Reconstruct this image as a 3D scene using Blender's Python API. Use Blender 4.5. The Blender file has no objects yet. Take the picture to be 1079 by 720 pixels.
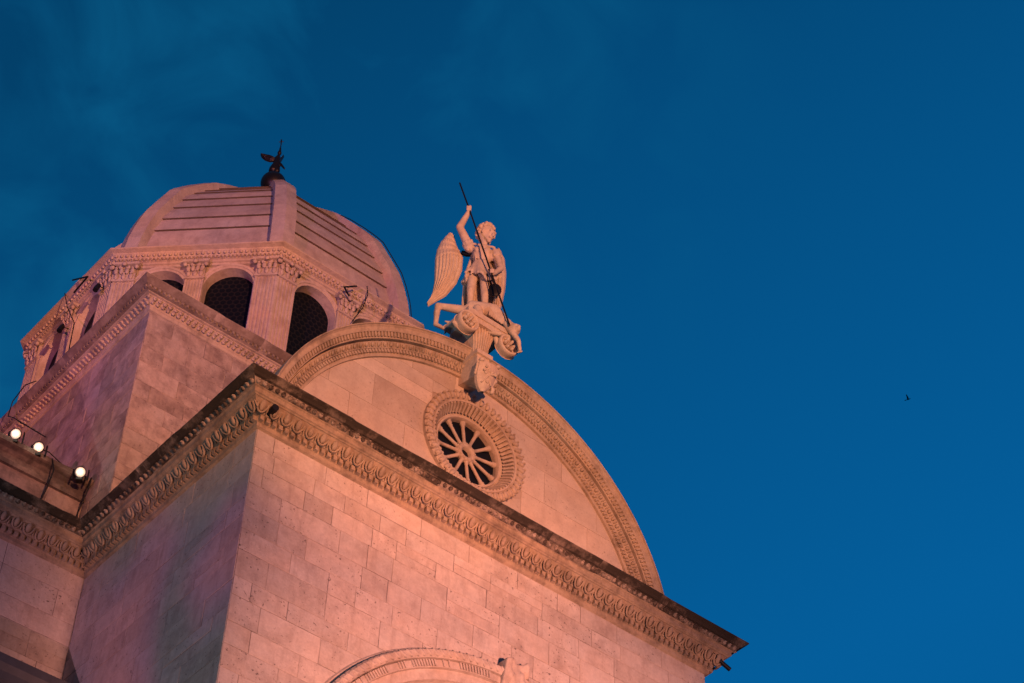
import bpy, bmesh, math, random
from mathutils import Vector, Matrix
S = bpy.context.scene
COL = S.collection
PI = math.pi
ZO = 19.414            # height of the main cornice's foot above the square

# ------------------------------------------------------------------ camera
cd = bpy.data.cameras.new('camera')
cam = bpy.data.objects.new('camera', cd); COL.objects.link(cam)
YAW, PITCH, ROLL = 0.6672, 0.7799, 0.0447
fw = Vector((math.sin(YAW)*math.cos(PITCH), math.cos(YAW)*math.cos(PITCH), math.sin(PITCH)))
rt = Vector((math.cos(YAW), -math.sin(YAW), 0)); up = rt.cross(fw)
r2 = math.cos(ROLL)*rt + math.sin(ROLL)*up; u2 = -math.sin(ROLL)*rt + math.cos(ROLL)*up
M = Matrix((r2, u2, -fw)).transposed().to_4x4()
M.translation = Vector((-9.7133, -17.5733, -17.8141+ZO))
cam.matrix_world = M
cd.sensor_width = 36; cd.lens = 2164.1415/1079*36
cd.clip_start = .1; cd.clip_end = 5000
S.camera = cam
S.view_settings.view_transform = 'Standard'; S.view_settings.look = 'None'
S.view_settings.exposure = 0; S.view_settings.gamma = 1

# ------------------------------------------------------------------ dusk sky
w = bpy.data.worlds.new('World'); S.world = w; w.use_nodes = True
nt = w.node_tree; N = nt.nodes; L = nt.links
for n in list(N): N.remove(n)
def wn(t, **k):
    n = N.new(t)
    for a, b in k.items(): setattr(n, a, b)
    return n
out = wn('ShaderNodeOutputWorld'); bg = wn('ShaderNodeBackground')
sky = wn('ShaderNodeTexSky', sky_type='NISHITA', sun_disc=False)
sky.sun_elevation = math.radians(-3.0); sky.sun_rotation = math.radians(120)
tc = wn('ShaderNodeTexCoord')
dot = wn('ShaderNodeVectorMath', operation='DOT_PRODUCT'); dot.inputs[1].default_value = (.62, .05, -.78)
L.new(tc.outputs['Generated'], dot.inputs[0])
rng = wn('ShaderNodeMapRange'); rng.inputs['From Min'].default_value = -.45; rng.inputs['From Max'].default_value = -.05
L.new(dot.outputs['Value'], rng.inputs['Value'])
ramp = wn('ShaderNodeValToRGB')
e = ramp.color_ramp.elements
e[0].position = 0; e[0].color = (.0004, .050, .140, 1)
e[1].position = 1; e[1].color = (.0006, .109, .325, 1)
L.new(rng.outputs['Result'], ramp.inputs['Fac'])
# thin streaks of high cloud
mp = wn('ShaderNodeMapping'); mp.inputs['Scale'].default_value = (8, 11, 7); mp.inputs['Rotation'].default_value = (.3, .5, .8)
ns = wn('ShaderNodeTexNoise'); ns.inputs['Scale'].default_value = 1.6; ns.inputs['Detail'].default_value = 7; ns.inputs['Distortion'].default_value = .6
L.new(tc.outputs['Generated'], mp.inputs['Vector']); L.new(mp.outputs['Vector'], ns.inputs['Vector'])
dl = wn('ShaderNodeVectorMath', operation='DOT_PRODUCT'); dl.inputs[1].default_value = (-.76, .47, .44)
L.new(tc.outputs['Generated'], dl.inputs[0])
cm = wn('ShaderNodeMapRange'); cm.inputs['From Min'].default_value = .15; cm.inputs['From Max'].default_value = .36
L.new(dl.outputs['Value'], cm.inputs['Value'])
cr = wn('ShaderNodeMapRange'); cr.inputs['From Min'].default_value = .45; cr.inputs['From Max'].default_value = .75
cr.inputs['To Max'].default_value = .75
L.new(ns.outputs['Fac'], cr.inputs['Value'])
mu = wn('ShaderNodeMath', operation='MULTIPLY'); L.new(cm.outputs['Result'], mu.inputs[0]); L.new(cr.outputs['Result'], mu.inputs[1])
mxc = wn('ShaderNodeMixRGB'); mxc.inputs['Color2'].default_value = (.003, .115, .26, 1)
L.new(mu.outputs['Value'], mxc.inputs['Fac']); L.new(ramp.outputs['Color'], mxc.inputs['Color1'])
# a trace of the physical twilight sky on top of the graded blue
mxs = wn('ShaderNodeMixRGB', blend_type='ADD'); mxs.inputs['Fac'].default_value = .02
L.new(mxc.outputs['Color'], mxs.inputs['Color1']); L.new(sky.outputs['Color'], mxs.inputs['Color2'])
L.new(mxs.outputs['Color'], bg.inputs['Color']); bg.inputs['Strength'].default_value = 1.0
L.new(bg.outputs['Background'], out.inputs['Surface'])

# ------------------------------------------------------------------ the square's floodlights (out of the picture)
GOB = (7.1, .4, 4.4)
def spot(name, loc, target, power, color, size=60, blend=.6, radius=.25, gobo=None, barn=None):
    ld = bpy.data.lights.new(name, 'SPOT'); ld.energy = power; ld.color = color
    ld.spot_size = math.radians(size); ld.spot_blend = blend; ld.shadow_soft_size = radius
    o = bpy.data.objects.new(name, ld); COL.objects.link(o)
    o.location = loc
    o.rotation_euler = (Vector(target)-Vector(loc)).to_track_quat('-Z', 'Y').to_euler()
    if gobo:
        ld.use_nodes = True; t = ld.node_tree; n = t.nodes; em = n['Emission']
        tcn = n.new('ShaderNodeTexCoord'); m = n.new('ShaderNodeMapping'); m.inputs['Scale'].default_value = gobo[0]; m.inputs['Location'].default_value = gobo[2]
        nz = n.new('ShaderNodeTexNoise'); nz.inputs['Scale'].default_value = 1; nz.inputs['Detail'].default_value = 1.5
        rp = n.new('ShaderNodeValToRGB'); el = rp.color_ramp.elements
        while len(el) < len(gobo[1]): el.new(.5)
        for q, (p, c) in zip(el, gobo[1]): q.position = p; q.color = c + (1,)
        t.links.new(tcn.outputs['Normal'], m.inputs['Vector']); t.links.new(m.outputs['Vector'], nz.inputs['Vector'])
        t.links.new(nz.outputs['Fac'], rp.inputs['Fac']); t.links.new(rp.outputs['Color'], em.inputs['Color'])
    if barn:      # barn door on the lamp's left: fades the beam between two sideways directions
        ld.use_nodes = True; t = ld.node_tree; n = t.nodes; em = n['Emission']
        tcn = n.new('ShaderNodeTexCoord'); sx = n.new('ShaderNodeSeparateXYZ'); mr = n.new('ShaderNodeMapRange')
        mr.inputs['From Min'].default_value, mr.inputs['From Max'].default_value, mr.inputs['To Min'].default_value = barn
        mr.interpolation_type = 'SMOOTHSTEP'
        t.links.new(tcn.outputs['Normal'], sx.inputs[0]); t.links.new(sx.outputs['X'], mr.inputs['Value']); t.links.new(mr.outputs['Result'], em.inputs['Strength'])
    return o
spot('floodlight', (-11, -45, 9), (3.0, 3, ZO+7.6), 138000, (1, .36, .178), 18.5, .45)
spot('floodlight', (.4, -31, .8), (4.6, 0, ZO-5.6), 136000, (1, .38, .275), 24, .95, 1.0, barn=(-.20, -.08, .22))
spot('floodlight', (-34, -16, 4), (1, 9, ZO+11.5), 42000, (1, 1, 1), 20, .6, .25,
     gobo=((34, 34, 34), [(.44, (.56, .15, .52)), (.56, (1, .23, .46)), (.70, (1, .30, .22))], (.2, .6, .1)))
spot('projector', (-24, -7, 1.0), (-.5, 3, ZO-1), 22000, (1, 1, 1), 40, .9, .1,
     gobo=((10, 10, 10), [(.37, (.20, .21, .20)), (.46, (.28, .23, .28)), (.54, (.52, .24, .40)), (.64, (.76, .27, .36))], GOB))

# ------------------------------------------------------------------ materials
def mk(name, base, tone_k=.3, stain=.35, stain_col=(.10, .075, .06), scale=1.0, streak=.35, rough=.9, bump=.25, warm=.25, thr=(.50, .72), fine=30, pits=0.0):
    m = bpy.data.materials.new(name); m.use_nodes = True
    t = m.node_tree; n = t.nodes; l = t.links; bs = n['Principled BSDF']
    bs.inputs['Roughness'].default_value = rough
    bs.inputs['Specular IOR Level'].default_value = .25
    geo = n.new('ShaderNodeNewGeometry')
    at = n.new('ShaderNodeAttribute'); at.attribute_name = 'tone'
    sc_ = n.new('ShaderNodeVectorMath'); sc_.operation = 'MULTIPLY_ADD'; sc_.inputs[1].default_value = (23, 17, 29)
    l.new(at.outputs['Fac'], sc_.inputs[0]); l.new(geo.outputs['Position'], sc_.inputs[2]); POS = sc_.outputs['Vector']
    def noise(sc, det, rg=.6, stretch=None):
        nz = n.new('ShaderNodeTexNoise'); nz.inputs['Scale'].default_value = sc; nz.inputs['Detail'].default_value = det; nz.inputs['Roughness'].default_value = rg
        if stretch:
            mpn = n.new('ShaderNodeMapping'); mpn.inputs['Scale'].default_value = stretch
            l.new(POS, mpn.inputs['Vector']); l.new(mpn.outputs['Vector'], nz.inputs['Vector'])
        else: l.new(POS, nz.inputs['Vector'])
        return nz.outputs['Fac']
    def mr(src, a, b, c, d):
        q = n.new('ShaderNodeMapRange'); q.inputs['From Min'].default_value = a; q.inputs['From Max'].default_value = b
        q.inputs['To Min'].default_value = c; q.inputs['To Max'].default_value = d; l.new(src, q.inputs['Value']); return q.outputs['Result']
    def mth(op, a, b):
        q = n.new('ShaderNodeMath'); q.operation = op
        for i, x in enumerate((a, b)):
            if isinstance(x, (int, float)): q.inputs[i].default_value = x
            else: l.new(x, q.inputs[i])
        return q.outputs['Value']
    def mix(fac, a, b, mode='MIX'):
        q = n.new('ShaderNodeMixRGB'); q.blend_type = mode
        for s, x in (('Fac', fac), ('Color1', a), ('Color2', b)):
            if isinstance(x, (int, float)): q.inputs[s].default_value = x
            elif isinstance(x, tuple): q.inputs[s].default_value = x + (1,)
            else: l.new(x, q.inputs[s])
        return q.outputs['Color']
    c0 = base; c1 = (base[0]*1.02, base[1]*.86, base[2]*.72)
    col = mix(mth('MULTIPLY', mr(noise(.9*scale, 5), .35, .7, 0, 1), warm*2), c0, c1)
    tone = mth('ADD', mth('MULTIPLY', at.outputs['Fac'], tone_k*2), 1-tone_k)
    tone = mth('MULTIPLY', tone, mr(noise(4*scale, 6, .7), .3, .7, .86, 1.1))
    tone = mth('MULTIPLY', tone, mr(noise(fine, 4, .7), .3, .7, .92, 1.06))
    v = n.new('ShaderNodeCombineColor')
    for i in range(3): l.new(tone, v.inputs[i])
    col = mix(1.0, col, v.outputs['Color'], 'MULTIPLY')
    st = mr(noise(1.3*scale, 9, .68), thr[0], thr[1], 0, stain)
    col = mix(st, col, stain_col)
    if streak:
        sk = mth('MULTIPLY', mr(noise(1, 6, .6, (5*scale, 5*scale, .7*scale)), .52, .75, 0, streak), 1)
        col = mix(sk, col, stain_col)
    if pits:
        pz = mth('MULTIPLY', mr(noise(24, 3, .6), .62, .69, 0, 1), mr(noise(1.1, 3), .44, .56, 0, pits))
        col = mix(pz, col, (.05, .035, .03))
    l.new(col, bs.inputs['Base Color'])
    bp = n.new('ShaderNodeBump'); bp.inputs['Strength'].default_value = bump; bp.inputs['Distance'].default_value = .03
    l.new(mth('ADD', noise(22, 7, .7), mth('MULTIPLY', noise(5, 4), .8)), bp.inputs['Height']); l.new(bp.outputs['Normal'], bs.inputs['Normal'])
    return m
def plain(name, col, rough=.5, metal=0.0, bump=0):
    m = bpy.data.materials.new(name); m.use_nodes = True; t = m.node_tree; b = t.nodes['Principled BSDF']
    b.inputs['Roughness'].default_value = rough; b.inputs['Metallic'].default_value = metal
    nz = t.nodes.new('ShaderNodeTexNoise'); nz.inputs['Scale'].default_value = 9; nz.inputs['Detail'].default_value = 5
    g = t.nodes.new('ShaderNodeNewGeometry'); t.links.new(g.outputs['Position'], nz.inputs['Vector'])
    mx = t.nodes.new('ShaderNodeMixRGB'); mx.inputs['Color1'].default_value = tuple(c*.7 for c in col)+(1,); mx.inputs['Color2'].default_value = tuple(min(1, c*1.3) for c in col)+(1,)
    t.links.new(nz.outputs['Fac'], mx.inputs['Fac']); t.links.new(mx.outputs['Color'], b.inputs['Base Color'])
    return m
ASH = mk('ashlar_stone', (.45, .40, .345), .11, .50, (.175, .128, .105), 1.7, .36, pits=.8, thr=(.48, .73), bump=.4)
JNT = mk('lime_joint', (.36, .315, .27), .05, .95, (.05, .036, .03), 1.6, 0, thr=(.44, .58))
BLK = mk('crossing_stone', (.35, .305, .27), .15, .75, (.13, .095, .085), 1.7, .45, pits=.7, thr=(.43, .64), bump=.5)
TYM = mk('gable_stone', (.46, .41, .36), .14, .34, (.22, .165, .14), .8, .2, thr=(.50, .76), pits=.4)
MLD = mk('moulding_stone', (.40, .34, .27), .18, .75, (.12, .095, .07), 2.2, .3, bump=.35, thr=(.48, .72))
MCN = mk('soiled_cornice_stone', (.33, .265, .19), .2, .65, (.075, .055, .038), 2.4, .45, bump=.4, thr=(.44, .66))
MOT = mk('mottled_stone', (.34, .285, .225), .35, .92, (.035, .026, .019), 2.6, .5, bump=.45, thr=(.42, .56))
CRN = mk('weathered_crown_stone', (.27, .225, .18), .5, .95, (.026, .021, .015), 1.9, .7, bump=.5, thr=(.34, .50))
DRM = mk('drum_stone', (.43, .37, .305), .15, .5, (.15, .10, .07), 2.0, .35, thr=(.48, .72), bump=.35)
DOM = mk('dome_stone', (.39, .345, .325), .22, .55, (.17, .13, .12), 1.2, .4, thr=(.46, .72), bump=.35)
MOS = mk('mossy_groove', (.155, .12, .085), .3, .4, (.02, .018, .01), 3, 0)
STA = mk('statue_stone', (.54, .47, .385), .1, .5, (.22, .165, .125), 3.0, .25, bump=.2, thr=(.52, .75))
IRON = plain('black_iron', (.012, .012, .014), .55, .6)
BRNZ = plain('dark_bronze', (.022, .018, .016), .42, .7)
LEAD = plain('lead_sheet', (.06, .065, .07), .6, .2)
PAVE = mk('stone_paving', (.30, .28, .25), .2, .3, (.12, .10, .09), .5, 0)
def glass_mat():
    m = bpy.data.materials.new('leaded_glass'); m.use_nodes = True; t = m.node_tree; n = t.nodes; l = t.links; b = n['Principled BSDF']
    b.inputs['Roughness'].default_value = .35; b.inputs['Specular IOR Level'].default_value = .03
    tcn = n.new('ShaderNodeTexCoord'); mpn = n.new('ShaderNodeMapping'); mpn.inputs['Scale'].default_value = (8.5, 8.5/1.732, 1)
    l.new(tcn.outputs['UV'], mpn.inputs['Vector'])
    ds = []
    for off in (0, .5):           # two offset lattices of bull's-eye panes
        chain = [('ADD', (off, off, 0)), ('FRACTION', None), ('SUBTRACT', (.5, .5, 0)), ('MULTIPLY', (1, 1.732, 0)), ('LENGTH', None)]
        src = mpn.outputs['Vector']
        for op, val in chain:
            q = n.new('ShaderNodeVectorMath'); q.operation = op; l.new(src, q.inputs[0])
            if val: q.inputs[1].default_value = val
            src = q.outputs['Value'] if op == 'LENGTH' else q.outputs['Vector']
        ds.append(src)
    mn = n.new('ShaderNodeMath'); mn.operation = 'MINIMUM'; l.new(ds[0], mn.inputs[0]); l.new(ds[1], mn.inputs[1])
    mr = n.new('ShaderNodeMapRange'); mr.inputs['From Min'].default_value = .40; mr.inputs['From Max'].default_value = .47
    l.new(mn.outputs['Value'], mr.inputs['Value'])
    mx = n.new('ShaderNodeMixRGB'); mx.inputs['Color1'].default_value = (.005, .007, .011, 1); mx.inputs['Color2'].default_value = (.015, .015, .017, 1)
    l.new(mr.outputs['Result'], mx.inputs['Fac']); l.new(mx.outputs['Color'], b.inputs['Base Color'])
    bp = n.new('ShaderNodeBump'); bp.inputs['Strength'].default_value = .6; bp.inputs['Distance'].default_value = .01
    l.new(mn.outputs['Value'], bp.inputs['Height']); l.new(bp.outputs['Normal'], b.inputs['Normal'])
    return m
GLS = glass_mat()
def lamp_mat():
    m = bpy.data.materials.new('lit_lamp_lens'); m.use_nodes = True; b = m.node_tree.nodes['Principled BSDF']
    b.inputs['Base Color'].default_value = (.8, .8, .7, 1); b.inputs['Emission Color'].default_value = (1, .90, .66, 1)
    t = m.node_tree; lw = t.nodes.new('ShaderNodeLayerWeight'); lw.inputs['Blend'].default_value = .35
    mr = t.nodes.new('ShaderNodeMapRange'); mr.inputs['From Min'].default_value = .0; mr.inputs['From Max'].default_value = .5; mr.inputs['To Min'].default_value = .62; mr.inputs['To Max'].default_value = .08
    t.links.new(lw.outputs['Facing'], mr.inputs['Value']); t.links.new(mr.outputs['Result'], b.inputs['Emission Strength'])
    return m
LMP = lamp_mat()

# ------------------------------------------------------------------ mesh builder
class MB:
    def __init__(s): s.v = []; s.f = []; s.t = []; s.m = []; s.sm = []; s.uv = {}
    def poly(s, pts, tone=.5, mat=0, smooth=False):
        b = len(s.v); s.v += [tuple(p) for p in pts]; s.f.append(tuple(range(b, b+len(pts)))); s.t.append(tone); s.m.append(mat); s.sm.append(smooth)
    def grid(s, rows, tone=.5, mat=0, smooth=False, closed=False, tones=None):
        b = len(s.v); n = len(rows[0])
        for r in rows: s.v += [tuple(p) for p in r]
        for i in range(len(rows)-1):
            for j in range(n if closed else n-1):
                k = (j+1) % n
                s.f.append((b+i*n+j, b+i*n+k, b+(i+1)*n+k, b+(i+1)*n+j)); s.t.append(tones[i] if tones else tone); s.m.append(mat); s.sm.append(smooth)
    def box(s, o, ax, ay, az, tone=.5, mat=0):     # o = centre, half axes
        o, ax, ay, az = map(Vector, (o, ax, ay, az))
        c = [o+i*ax+j*ay+k*az for i in (-1, 1) for j in (-1, 1) for k in (-1, 1)]
        for q in ((0, 1, 3, 2), (4, 6, 7, 5), (0, 4, 5, 1), (2, 3, 7, 6), (0, 2, 6, 4), (1, 5, 7, 3)): s.poly([c[i] for i in q], tone, mat)
    def abox(s, x0, x1, y0, y1, z0, z1, tone=.5, mat=0):
        s.box(((x0+x1)/2, (y0+y1)/2, (z0+z1)/2), ((x1-x0)/2, 0, 0), (0, (y1-y0)/2, 0), (0, 0, (z1-z0)/2), tone, mat)
    def ell(s, o, ax, ay, az, nu=8, nv=6, tone=.5, mat=0, smooth=True):
        o, ax, ay, az = map(Vector, (o, ax, ay, az))
        rows = []
        for i in range(nv+1):
            p = PI*(i/nv); rr = math.sin(p) if 0 < i < nv else .001
            rows.append([o+az*math.cos(p)+(ax*math.cos(2*PI*j/nu)+ay*math.sin(2*PI*j/nu))*rr for j in range(nu)])
        s.grid(rows, tone, mat, smooth, True)
    def tube(s, pts, r, n=8, tone=.5, mat=0, smooth=True, caps=True):
        pts = [Vector(p) for p in pts]; rs = r if isinstance(r, (list, tuple)) else [r]*len(pts)
        rows = []; side = None
        for i, p in enumerate(pts):
            d = (pts[min(i+1, len(pts)-1)]-pts[max(i-1, 0)]).normalized()
            if side is None: side = d.orthogonal().normalized()
            side = (side-d*side.dot(d)).normalized(); o = d.cross(side)
            rows.append([p+(side*math.cos(2*PI*k/n)+o*math.sin(2*PI*k/n))*rs[i] for k in range(n)])
        s.grid(rows, tone, mat, smooth, True)
        if caps:
            s.poly(list(reversed(rows[0])), tone, mat); s.poly(rows[-1], tone, mat)
    def cap(s, a, ra, b, rb, n=12):                 # tapered limb with round ends (for remeshing)
        a, b = Vector(a), Vector(b); s.ell(a, (ra, 0, 0), (0, ra, 0), (0, 0, ra), n, 8); s.ell(b, (rb, 0, 0), (0, rb, 0), (0, 0, rb), n, 8)
        if (b-a).length > 1e-4: s.tube([a, b], [ra, rb], n)
    def mesh(s, name, mats):
        me = bpy.data.meshes.new(name); me.from_pydata(s.v, [], s.f)
        for m in mats: me.materials.append(m)
        me.polygons.foreach_set('material_index', s.m); me.polygons.foreach_set('use_smooth', s.sm)
        a = me.attributes.new('tone', 'FLOAT', 'FACE'); a.data.foreach_set('value', s.t)
        me.update(); return me
    def build(s, name, mats, parent=None, local=False):
        o = bpy.data.objects.new(name, s.mesh(name, mats if isinstance(mats, (list, tuple)) else [mats])); COL.objects.link(o)
        if parent: attach(o, parent, local)
        return o
def attach(o, parent, local=False):
    o.parent = parent
    if not local and parent.type == 'EMPTY': o.matrix_parent_inverse = Matrix.Translation(-parent.location)
def tag(o, label=None, cat=None, group=None, kind=None):
    for k, v in (('label', label), ('category', cat), ('group', group), ('kind', kind)):
        if v: o[k] = v
    return o
def empty(name, loc, rz=0):
    o = bpy.data.objects.new(name, None); COL.objects.link(o); o.location = loc; o.rotation_euler = (0, 0, rz); o.empty_display_size = .3; return o
def Z(z): return z+ZO

# outward offsets along a path walked with the outside on its right
def offsets(path, closed):
    P = [Vector(p) for p in path]; n = len(P); ms = []
    nr = lambda a, b: Vector(((b-a).y, -(b-a).x)).normalized()
    for i in range(n):
        a = nr(P[i-1], P[i]) if (closed or i > 0) else None
        b = nr(P[i], P[(i+1) % n]) if (closed or i < n-1) else None
        if a is None: ms.append(b)
        elif b is None: ms.append(a)
        else: ms.append((a+b)/(1+a.dot(b)))
    return P, ms
def sweep(mb, prof, path, z0, closed=False, mat=0, tone=.5, block=None, seed=1):
    rnd = random.Random(seed)
    P, ms = offsets(path, closed); n = len(P); st = []
    for i in range(n if closed else n-1):
        j = (i+1) % n; ln = (P[j]-P[i]).length
        d = (P[j]-P[i]).normalized(); nn = Vector((d.y, -d.x))
        cuts = [0.0]
        if block:
            x = 0
            while True:
                x += block*rnd.uniform(.7, 1.25)
                if x > ln-block*.5: break
                cuts += [x-.05*rnd.uniform(.2, 2), x+.05*rnd.uniform(.2, 2)]
        cuts.append(ln)
        ss = []
        for k, c in enumerate(cuts):
            m = ms[i] if k == 0 else (ms[j] if k == len(cuts)-1 else nn)
            jo, jz = (rnd.uniform(-.008, .006), rnd.uniform(-.012, .008)) if block and 0 < k < len(cuts)-1 else (0, 0)
            ss.append([((P[i]+d*c)+m*(o+(jo if o > .2 else 0))).to_3d()+Vector((0, 0, z0+z+(jz if o > .2 else 0))) for o, z in prof])
        tn = None
        if block: tn = [(rnd.uniform(.0, .30) if k % 2 == 0 else (rnd.uniform(.7, 1) if rnd.random() < .6 else .2)) for k in range(len(ss)-1)]
        mb.grid(ss, tone, mat, tones=tn)
def runs(path, closed=False):
    P = [Vector(p) for p in path]; n = len(P); r = []
    for i in range(n if closed else n-1):
        a, b = P[i], P[(i+1) % n]; d = (b-a).normalized(); r.append((a, b, d, Vector((d.y, -d.x))))
    return r
def along(path, pitch, o, z, fn, closed=False, sign=None):
    """call fn(position, tangent, outward, k) at a pitch along every run, the run lengthened by o at outer corners"""
    P, ms = offsets(path, closed)
    for i, (a, b, d, nn) in enumerate(runs(path, closed)):
        a2 = P[i]+ms[i]*o; b2 = P[(i+1) % len(P)]+ms[(i+1) % len(P)]*o
        ln = (b2-a2).length; k = max(1, round(ln/pitch)); 
        for q in range(k):
            p = a2+(b2-a2)*((q+.5)/k)
            fn(p.to_3d()+Vector((0, 0, z)), d.to_3d(), nn.to_3d(), q)
UPV = Vector((0, 0, 1)); WEAR = random.Random(99)
def egg(mb, p, d, nn, s=.11, h=.13, tilt=.75):
    """an egg in its shell, each one worn a little differently"""
    rr = WEAR.random(); f_ = WEAR.uniform(.86, 1.06); s *= f_; h *= WEAR.uniform(.88, 1.06); p = p+d*WEAR.uniform(-.008, .008)-nn*(.03 if rr < .06 else WEAR.uniform(0, .012))
    az = (UPV*1.0+nn*tilt).normalized(); ay = d.cross(az); ay = ay if ay.dot(nn) > 0 else -ay
    mb.ell(p, d*s*.52, ay*s*.45, az*h*.55, 8, 6)
    rows = []
    for i in range(9):
        a = PI*(.0+i/8)+PI
        c = p+d*math.cos(a)*s*.92+az*(math.sin(a)*h*.9+h*.25)
        rad = (d*math.cos(a)+az*math.sin(a)).normalized()
        rows.append([c-rad*s*.16, c+ay*s*.34, c+rad*s*.16])
    mb.grid(rows, .5, 0, True)
def dart(mb, p, d, nn, s, h, tilt=.75):
    az = (UPV+nn*tilt).normalized(); ay = d.cross(az); ay = ay if ay.dot(nn) > 0 else -ay
    mb.ell(p-az*h*.1, d*s, ay*s*1.2, az*h*.5, 6, 4)
def leaf(mb, p, d, nn, s, h, tilt=.6):
    az = (UPV+nn*tilt).normalized(); ay = d.cross(az); ay = ay if ay.dot(nn) > 0 else -ay
    mb.ell(p, d*s*.5, ay*s*.35, az*h*.5, 6, 4); mb.ell(p+az*h*.35+ay*s*.2, d*s*.3, ay*s*.3, az*h*.2, 6, 4)

# ashlar: coursed blocks with real joints on a flat face
def clip(poly, p0, nrm):           # keep the side nrm points to
    r = []
    for i in range(len(poly)):
        a, b = poly[i-1], poly[i]; da = (a-p0).dot(nrm); db = (b-p0).dot(nrm)
        if (da >= 0) != (db >= 0): r.append(a+(b-a)*(da/(da-db)))
        if db >= 0: r.append(b)
    return r
def ashlar(mb, O, U, V, nn, u0, u1, v0, v1, hh=(.31, .48), ww=(.4, 1.05), seed=1, inside=None, outside=None, depth=.007, gap=.0035, jitter=.003):
    rnd = random.Random(seed); O, U, V, nn = map(Vector, (O, U, V, nn)); v = v1
    while v > v0+.05:
        h = rnd.uniform(*hh); vb = max(v0, v-h); vb = v0 if vb-v0 < .12 else vb
        u = u0
        first = True
        while u < u1-.01:
            wd = rnd.uniform(*ww)*(rnd.uniform(.4, 1) if first else 1); first = False
            ub = u+wd; ub = u1 if u1-ub < .3 else ub
            poly = [Vector((u, vb)), Vector((ub, vb)), Vector((ub, v)), Vector((u, v))]
            if rnd.random() < .07 and ub-u > .5:   # a patch of two half-height stones
                vm = (vb+v)/2; lst = [[Vector((u, vb)), Vector((ub, vb)), Vector((ub, vm)), Vector((u, vm))], [Vector((u, vm)), Vector((ub, vm)), Vector((ub, v)), Vector((u, v))]]
            else: lst = [poly]
            for pl in lst:
                ok = True
                c = sum(pl, Vector((0, 0)))/len(pl)
                for cir, sgn in ((inside, -1), (outside, 1)):
                    if cir is None: continue
                    cc = Vector(cir[:2]); R_ = cir[2]; ds = [(q-cc).length for q in pl]
                    near = (c-cc).length
                    if sgn > 0:
                        if max(ds) < R_: ok = False
                        elif min(min(ds), near-.6) < R_:
                            for ofs in (0,):
                                dr = (c-cc).normalized(); pl = clip(pl, cc+dr*R_, dr)
                    else:
                        if min(ds) > R_: ok = False
                        elif max(ds) > R_:
                            dr = (c-cc).normalized(); pl = clip(pl, cc+dr*R_, -dr)
                    if len(pl) < 3: ok = False
                    if not ok: break
                if not ok: continue
                c = sum(pl, Vector((0, 0)))/len(pl); dd = depth+rnd.uniform(-jitter, jitter); tn = min(1, max(0, rnd.gauss(.5, .22)))
                W3 = lambda q, z: O+U*q.x+V*q.y+nn*z
                def shrink(q, g):
                    e = q-c; return c+Vector((e.x*(1-min(.5, g/max(.05, abs(e.x)))) if abs(e.x) > .05 else e.x, e.y*(1-min(.5, g/max(.05, abs(e.y)))) if abs(e.y) > .05 else e.y))
                A = [W3(shrink(q, gap), .0) for q in pl]; B = [W3(shrink(q, gap), dd-.003) for q in pl]; C_ = [W3(shrink(q, gap+.004), dd) for q in pl]
                mb.grid([A, B, C_], tn, 0, False, True); mb.poly(C_, tn, 0)
            u = ub
        v = vb
def remesh(mb, name, mats, parent, voxel=.014, smooth=2, local=True):
    o = mb.build(name, mats, parent, local)
    m = o.modifiers.new('r', 'REMESH'); m.mode = 'VOXEL'; m.voxel_size = voxel; m.use_smooth_shade = True
    if smooth:
        k = o.modifiers.new('s', 'SMOOTH'); k.factor = .5; k.iterations = smooth
    bpy.context.view_layer.update()
    me = bpy.data.meshes.new_from_object(o.evaluated_get(bpy.context.evaluated_depsgraph_get()))
    o.modifiers.clear(); old = o.data; o.data = me; bpy.data.meshes.remove(old); me.name = name
    if not me.materials: 
        for q in (mats if isinstance(mats, (list, tuple)) else [mats]): me.materials.append(q)
    a = me.attributes.get('tone') or me.attributes.new('tone', 'FLOAT', 'FACE')
    a.data.foreach_set('value', [.5]*len(a.data))
    return o

# ------------------------------------------------------------------ ground
g = MB(); g.poly([(-1500, -1500, 0), (1500, -1500, 0), (1500, 1500, 0), (-1500, 1500, 0)])
tag(g.build('ground', PAVE), kind='structure')

# ------------------------------------------------------------------ the church
W, D = 8.0, 4.25
YC = 8.308; XC = 4.0
church = empty('church', (XC, YC, 0))
tag(church, 'pale stone church with ribbed octagonal dome, drum and round gable, lit pink at dusk', 'church')

# --- transept walls
AX, AZ, AR = 4.28, Z(-5.12), 3.29
b = MB()
arc = [(AX+3.0*math.cos(a), AZ+3.0*math.sin(a)) for a in [PI*i/40 for i in range(41)]]
top = [(W if i == 0 else (0 if i == 40 else W*(1-i/40)), Z(0)) for i in range(41)]
# front face around the arch
for i in range(40):
    b.poly([(arc[i][0], 0, arc[i][1]), (top[i][0], 0, top[i][1]), (top[i+1][0], 0, top[i+1][1]), (arc[i+1][0], 0, arc[i+1][1])], mat=1)
b.poly([(AX+3, 0, 0), (W, 0, 0), (W, 0, Z(0)), (AX+3, 0, AZ)], mat=1)
b.poly([(0, 0, 0), (AX-3, 0, 0), (AX-3, 0, AZ), (0, 0, Z(0))], mat=1)
b.poly([(0, D+.3, 0), (0, 0, 0), (0, 0, Z(0)), (0, D+.3, Z(0))], mat=1)
b.poly([(W, 0, 0), (W, D+.3, 0), (W, D+.3, Z(0)), (W, 0, Z(0))], mat=1)
for i in range(40):   # reveal of the arch
    b.poly([(arc[i][0], 0, arc[i][1]), (arc[i+1][0], 0, arc[i+1][1]), (arc[i+1][0], .45, arc[i+1][1]), (arc[i][0], .45, arc[i][1])], .6, 0)
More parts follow.
